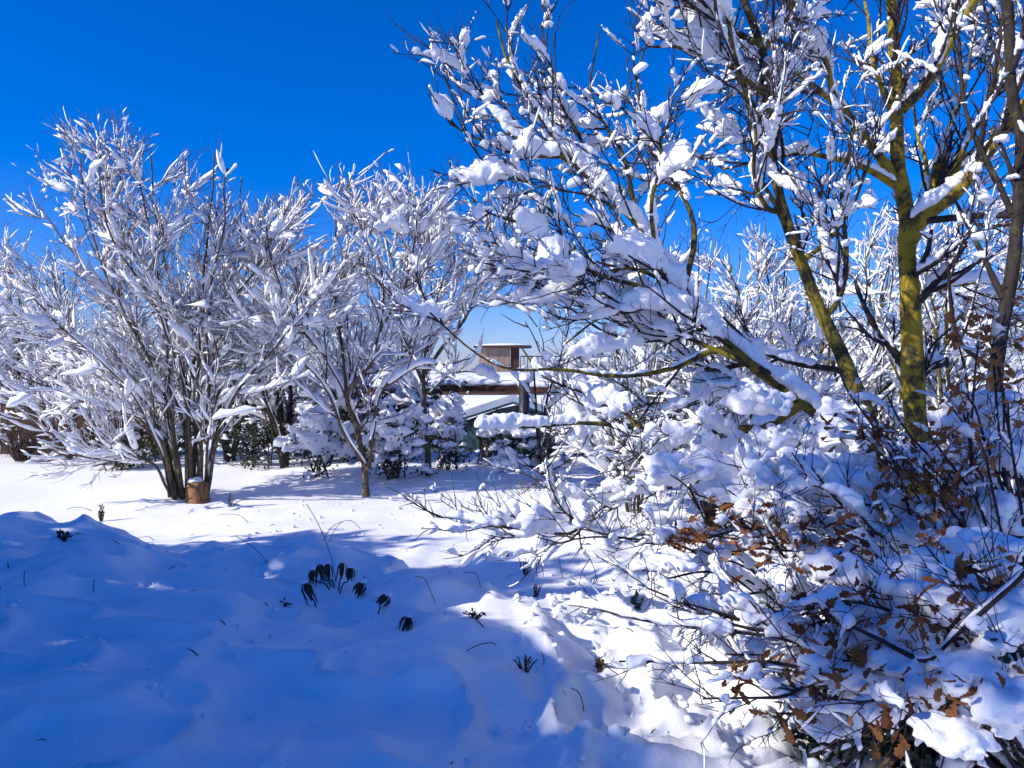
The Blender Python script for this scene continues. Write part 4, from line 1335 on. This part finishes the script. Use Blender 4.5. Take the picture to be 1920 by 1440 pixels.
gp = on_ground(632, 1112)
plant = thing('dead_flower_plant', 'dead plant with a fan of dark drooping flower heads in the shaded bank', 'plant', tuple(gp))
for (hx, hy, tx, ty) in ((586, 1068, 588, 1092), (600, 1058, 602, 1082), (614, 1057, 616, 1082), (642, 1054, 641, 1080), (657, 1064, 657, 1085)):
    dd = gp[1] + rng.uniform(-0.06, 0.06)
    p = W(hx, hy, dd); e = W(tx, ty, dd)
    stalk_mesh(plant, [gp - UP * 0.05, gp + (p - gp) * np.array([0.45, 0.5, 0.35]), (p + gp) / 2 + (p - gp) * np.array([0.25, 0, -0.05]), p * 0.25 + e * 0.75], 0.0045, 0.003, M['dry'])
    head(plant, p, e - p + np.array([0, -0.01, 0]), np.linalg.norm(e - p), 0.021)

for (hx, hy, tx, ty, gx_, gy_, lab) in (
        (570, 1093, 586, 1124, 592, 1140, 'single dead flower head leaning left of the fan shaped plant'),
        (681, 1092, 671, 1112, 668, 1120, 'small single dead flower head just right of the fan shaped plant'),
        (728, 1117, 714, 1132, 705, 1150, 'dead flower head tilted like a spoon right of the fan shaped plant'),
        (766, 1156, 757, 1177, 752, 1184, 'dark dead flower head farthest right and lowest on the bank')):
    gq = on_ground(gx_, gy_)
    dd = gq[1]
    o = thing('dead_flower', lab, 'flower', tuple(gq), 'single dead flower heads in the bank')
    p = W(hx, hy, dd); e = W(tx, ty, dd)
    head(o, p, e - p + np.array([0, -0.01, 0]), np.linalg.norm(e - p), 0.024)
    stalk_mesh(o, [gq - UP * 0.05, (gq + e) / 2 + np.array([0.006, 0, 0]), p * 0.2 + e * 0.8], 0.0045, 0.0035, M['dry'], K=8)

# thin bare stalks
stalks = [  # list of (px, py) from the ground up, label
    ([(633, 1095), (622, 1050), (607, 1005), (590, 970), (575, 945)], 'tall thin dead stalk with a crossed tip standing behind the fan of dead flower heads'),
    ([(603, 1010), (620, 990), (645, 977), (662, 978), (676, 992)], 'arching thin dead stem bent to the right above the fan of dead flower heads'),
    ([(612, 1014), (630, 990), (642, 978)], 'short straight dead stem under the arching stem'),
    ([(510, 1054), (480, 1030), (442, 1005)], 'straight dead stem lying slanted on the bank left of the dead flower heads'),
    ([(472, 980), (452, 968), (430, 964), (410, 966)], 'bent dead stem arching over the crest of the bank'),
    ([(296, 1013), (280, 1007), (262, 1008), (245, 1013)], 'low arched dead stem in the shaded middle of the bank'),
    ([(185, 958), (160, 953), (130, 953), (100, 971)], 'long arched dead stem at the left of the dark seed head on the crest'),
    ([(174, 1112), (175, 1098), (177, 1086)], 'short upright dead stem on the left of the shaded bank'),
    ([(46, 1098), (45, 1085), (46, 1070)], 'short upright dead stem nearest the left edge of the picture'),
    ([(822, 1133), (808, 1110), (795, 1085), (778, 1081)], 'thin dead stem with a bent tip on the right end of the bank'),
    ([(905, 1101), (895, 1080), (887, 1073), (868, 1074)], 'thin pale stem bent over at the right end of the bank'),
    ([(855, 1215), (890, 1212), (920, 1205), (932, 1213)], 'thin dead stem lying flat with a drooping tip near the sunny snow edge'),
    ([(1012, 1255), (1020, 1240), (1015, 1222)], 'bent grass stem beside the small tuft in the sunlit snow'),
    ([(1098, 1335), (1090, 1308), (1078, 1293), (1062, 1290)], 'thin dead stem arching over the sunlit snow at the bottom'),
    ([(980, 935), (965, 912), (940, 875), (938, 850)], 'thin brown weed stalk leaning left on the lit lawn'),
    ([(1010, 960), (1006, 920), (1004, 880), (1003, 850)], 'upright brown weed stalk on the lit lawn below the small dark tree'),
    ([(985, 950), (995, 925), (1010, 905), (1022, 890)], 'brown weed stalk leaning right on the lit lawn'),
    ([(1000, 965), (990, 930), (970, 895), (952, 860)], 'long brown weed stalk slanting left below the small dark tree'),
    ([(895, 970), (893, 940), (893, 925)], 'single upright weed stalk left of the weed stalks on the lawn'),
    ([(870, 985), (866, 955), (862, 935)], 'short snow flecked weed stalk at the left of the sunny lawn patch'),
    ([(1008, 1085), (1005, 1040), (1010, 1000), (1014, 968)], 'upright stalk rising through the snowy twigs in front of the lawn'),
    ([(1058, 1085), (1050, 1060), (1048, 1045)], 'short stalk in the blue shade below the snowy twigs'),
    ([(1085, 1100), (1090, 1075), (1097, 1060)], 'short stalk leaning right in the blue shade below the snowy twigs'),
]
for pts, lab in stalks:
    g0 = on_ground(*pts[0])
    d = g0[1]
    n = len(pts)
    o = thing('dead_stalk', lab, 'stalk', tuple(g0), 'thin dead stalks in the snow')
    w = [g0 - UP * 0.04] + [W(p[0], p[1], d + 0.03 * i) for i, p in enumerate(pts[1:])]
    stalk_mesh(o, w, 0.0016 * d / 3.5, 0.0010 * d / 3.5, M['dry'], 'stem', 14)

# little dark tufts and seed heads
def tuft(label, px, py, hpx, n, mat, cat='tuft', name='dead_tuft', wide=0.5, leaf=0.0):
    g0 = on_ground(px, py)
    o = thing(name, label, cat, tuple(g0))
    h = hpx / F_PX * g0[1]
    ps = []
    for k in range(n):
        a = rng.uniform(0, 2 * math.pi)
        e = g0 + np.array([math.cos(a) * h * wide * rng.random(), math.sin(a) * h * wide * 0.4, h * rng.uniform(0.5, 1.05)])
        m = g0 * 0.5 + e * 0.5 + rng.normal(size=3) * h * 0.08
        ps.append(spline([[*(g0 - UP * 0.03), 0.0022], [*m, 0.0018], [*e, 0.0012]], 6))
    P, R = stack(ps)
    v, f = tubes(P, R * max(1, g0[1] / 4), 4); q = add_mesh('stem', v, f, mat, o); q['kind'] = 'stuff'
    if leaf:
        c = P[:, 2:].reshape(-1, 3)
        c = c[rng.integers(0, len(c), n * 3)]
        v, f = leaf_cards(c, leaf); q = add_mesh('leaf', v, f, mat, o, False); q['kind'] = 'stuff'
    return o


tuft('dark upright seed head on the crest of the bank at the left', 190, 978, 32, 10, M['dead_head'], 'seed head', 'seed_head', 0.25, 0.03)
tuft('small round dark seed head in the shade at the far left of the bank', 122, 1016, 18, 8, M['dead_head'], 'seed head', 'seed_head', 0.8, 0.04)
tuft('dark tuft of dead leaves beside a bright snow patch at the end of the bank', 890, 1160, 16, 8, M['dead_head'], 'tuft', 'dead_tuft', 1.4, 0.025)
tuft('dead weed with small dark leaves in the blue shade right of the bank', 1003, 1120, 28, 9, M['dead_head'], 'weed', 'dead_weed', 0.7, 0.022)
tuft('tuft of short dark grass blades at the edge of the sunny snow', 985, 1258, 28, 18, M['dry'], 'grass tuft', 'grass_tuft', 1.0)
tuft('dark clump of dead leaves sunk in a hollow of the sunlit snow', 1122, 1262, 24, 9, M['dead_head'], 'tuft', 'dead_tuft', 0.9, 0.03)
tuft('brown leafy sprig standing from the snow under the snowy twigs', 985, 1078, 36, 10, M['dead_head'], 'sprig', 'dead_sprig', 0.4, 0.02)
tuft('tiny dark sprig with a v shaped tip in the blue shade', 1110, 1095, 18, 4, M['dry'], 'sprig', 'dead_sprig', 0.8)
tuft('green leaf tuft under a bright cap of snow in the shade', 1190, 1140, 14, 8, M['leaf_green'], 'tuft', 'green_tuft', 1.2, 0.05)
tuft('tiny dead leaf cluster lying on the shaded snow left of the seed heads', 536, 1136, 10, 4, M['dead_head'], 'leaf', 'dead_leaf_cluster', 1.0, 0.03)
tuft('hooked dead twig beside the stump at the tree foot', 432, 950, 26, 5, M['dry'], 'twig', 'dead_twig', 1.2)
tuft('fan of straw coloured grass on the lit lawn below the small dark tree', 1000, 960, 60, 26, M['straw'], 'grass tuft', 'grass_tuft', 0.9)

# ------------------------------------------------------------------ evergreens outside the picture at the left, shading the bank; the tall pair is added to shade the saplings
def shade_tree(label, x, y, h, r, n, blunt=0.5, zlo=0.2):
    gz = G(x, y)
    root = thing('evergreen_tree', label, 'tree', (x, y, gz), 'evergreens left of the picture')
    P = np.array([[[x, y, gz - 0.1], [x, y, gz + h * 0.5], [x, y, gz + h * 0.95]]])
    v, f = tubes(P, np.array([[0.12, 0.08, 0.02]]), 9, 0.2); add_mesh('trunk', v, f, M['bark_dark'], root)
    nc = n // 60
    zz = rng.random(nc) ** 0.9
    rad = r * np.clip((1 - zz) / (1 - blunt), 0, 1) ** 0.6
    a = rng.uniform(0, 2 * math.pi, nc)
    s = rad * np.sqrt(rng.random(nc))
    cc = np.stack([x + np.cos(a) * s, y + np.sin(a) * s, gz + zlo + zz * (h - zlo)], -1)
    pick = rng.integers(0, nc, n)
    pts = cc[pick] + rng.normal(size=(n, 3)) * 0.2
    v, f = leaf_cards(pts, 0.22)
    o = add_mesh('foliage', v, f, M['leaf_dark'], root, False); o['kind'] = 'stuff'
    k = nc // 2
    sel = rng.choice(nc, k, replace=False)
    v, f = lumps(cc[sel] + UP * 0.12, rng.uniform(0.12, 0.3, (k, 1)) * np.array([1.3, 1.3, 0.6]), 2, 0.4)
    o = add_mesh('snow', v, f, M['snow'], root); o['kind'] = 'stuff'


def shade_hedge(label, x0, x1, y0, y1, h, n):
    root = thing('tall_hedge', label, 'hedge', ((x0 + x1) / 2, (y0 + y1) / 2, 0))
    p = rng.random((n, 3)) * np.array([x1 - x0, y1 - y0, 1]) + np.array([x0, y0, 0])
    top_ = h + 0.15 * (n2(p[:, 1] * 1.1, p[:, 1] * 0 + 2) - 0.5) + 0.2 * (n2(p[:, 1] * 3.7, p[:, 0] * 3) - 0.5)
    p[:, 2] = 0.1 + p[:, 2] ** 0.75 * (top_ - 0.1)
    v, f = leaf_cards(p, 0.26)
    o = add_mesh('foliage', v, f, M['leaf_dark'], root, False); o['kind'] = 'stuff'
    ks = 70
    yy = rng.uniform(y0, y1, ks); xx = rng.uniform(x0, x1, ks)
    v, f = lumps(np.stack([xx, yy, h + 0.5 * (n2(yy * 1.1, yy * 0 + 2) - 0.5) - 0.05], -1), rng.uniform(0.15, 0.35, (ks, 1)) * np.array([1.2, 1.2, 0.5]), 2, 0.4)
    o = add_mesh('snow', v, f, M['snow'], root); o['kind'] = 'stuff'
    st = [spline([[x_, y_, -0.1, 0.05], [x_, y_, 1.5, 0.04], [x_ + 0.1, y_, 3.0, 0.02]], 8) for x_, y_ in zip(rng.uniform(x0 + 0.3, x1 - 0.3, 9), np.linspace(y0 + 0.3, y1 - 0.3, 9))]
    for P, R in st:
        v, f = tubes(P[None], R[None], 7, 0.2); add_mesh('trunk', v, f, M['bark_dark'], root)


shade_hedge('tall dense evergreen hedge left of the camera that shades the snow bank', -7.7, -6.5, -4.0, 1.9, 4.5, 12000)
shade_tree('blunt evergreen standing at the far end of the tall hedge, outside the picture', -7.0, 2.8, 3.9, 1.1, 4000, 0.12)
shade_tree('lower thin evergreen left of the picture, its shade broken on the far bank', -7.2, 4.2, 3.1, 1.3, 1800, 0.2)
shade_tree('tall thin crowned evergreen, unseen, added far left to cast broken shade on the saplings', -9.4, -2.4, 9.2, 2.1, 2000, 0.1, 7.0)  # this and the next: unseen crowns added to dapple the right side
shade_tree('tallest thin crowned evergreen, unseen, added far left to shade the lower right trees', -9.8, 1.1, 9.8, 2.1, 1100, 0.1, 6.6)

# clods of snow dropped from the branches
k = 420
qx = np.concatenate([rng.uniform(0.0, 1.6, k), rng.uniform(-2.5, 2.0, k // 3), rng.uniform(-3.5, 0.5, k // 3)])
qy = np.concatenate([rng.uniform(2.3, 5.5, k), rng.uniform(6.8, 9.6, k // 3), rng.uniform(2.4, 6.2, k // 3)])
r_ = rng.uniform(0.006, 0.028, len(qx)) * (0.6 + 0.8 * rng.random(len(qx)) ** 3)
v, f = lumps(np.stack([qx, qy, ground(qx, qy) + r_ * 0.3], -1), r_[:, None] * np.array([1.1, 1.1, 0.9]), 1, 0.3)
o = add_mesh('snow_clods', v, f, M['snow'])
tag(o, 'small clods of snow fallen from the branches onto the snow', 'snow', None, 'stuff')

# bits of twig and bud scale fallen on the snow
k = 170
qx = np.concatenate([rng.uniform(-3.2, 0.4, k // 2), rng.uniform(-0.2, 2.0, k - k // 2)])
qy = np.concatenate([rng.uniform(2.3, 8.5, k // 2), rng.uniform(2.3, 6.5, k - k // 2)])
p0 = np.stack([qx, qy, ground(qx, qy) + 0.004], -1)
an = rng.uniform(0, 2 * math.pi, k); L = rng.uniform(0.008, 0.06, k) * (0.5 + rng.random(k) ** 2)
p1 = p0 + np.stack([np.cos(an) * L, np.sin(an) * L, 0 * L], -1)
p1[:, 2] = ground(p1[:, 0], p1[:, 1]) + rng.uniform(0.002, 0.02, k)
v, f = tubes(np.stack([p0, (p0 + p1) / 2 + np.array([0, 0, 0.004]), p1], 1), np.stack([np.full(k, 0.0018), np.full(k, 0.0022), np.full(k, 0.001)], -1) * rng.uniform(0.7, 1.6, (k, 1)), 4)
o = add_mesh('twig_litter', v, f, M['dry'])
tag(o, 'small bits of dark twig and bud scale scattered over the snow', 'litter', None, 'stuff')
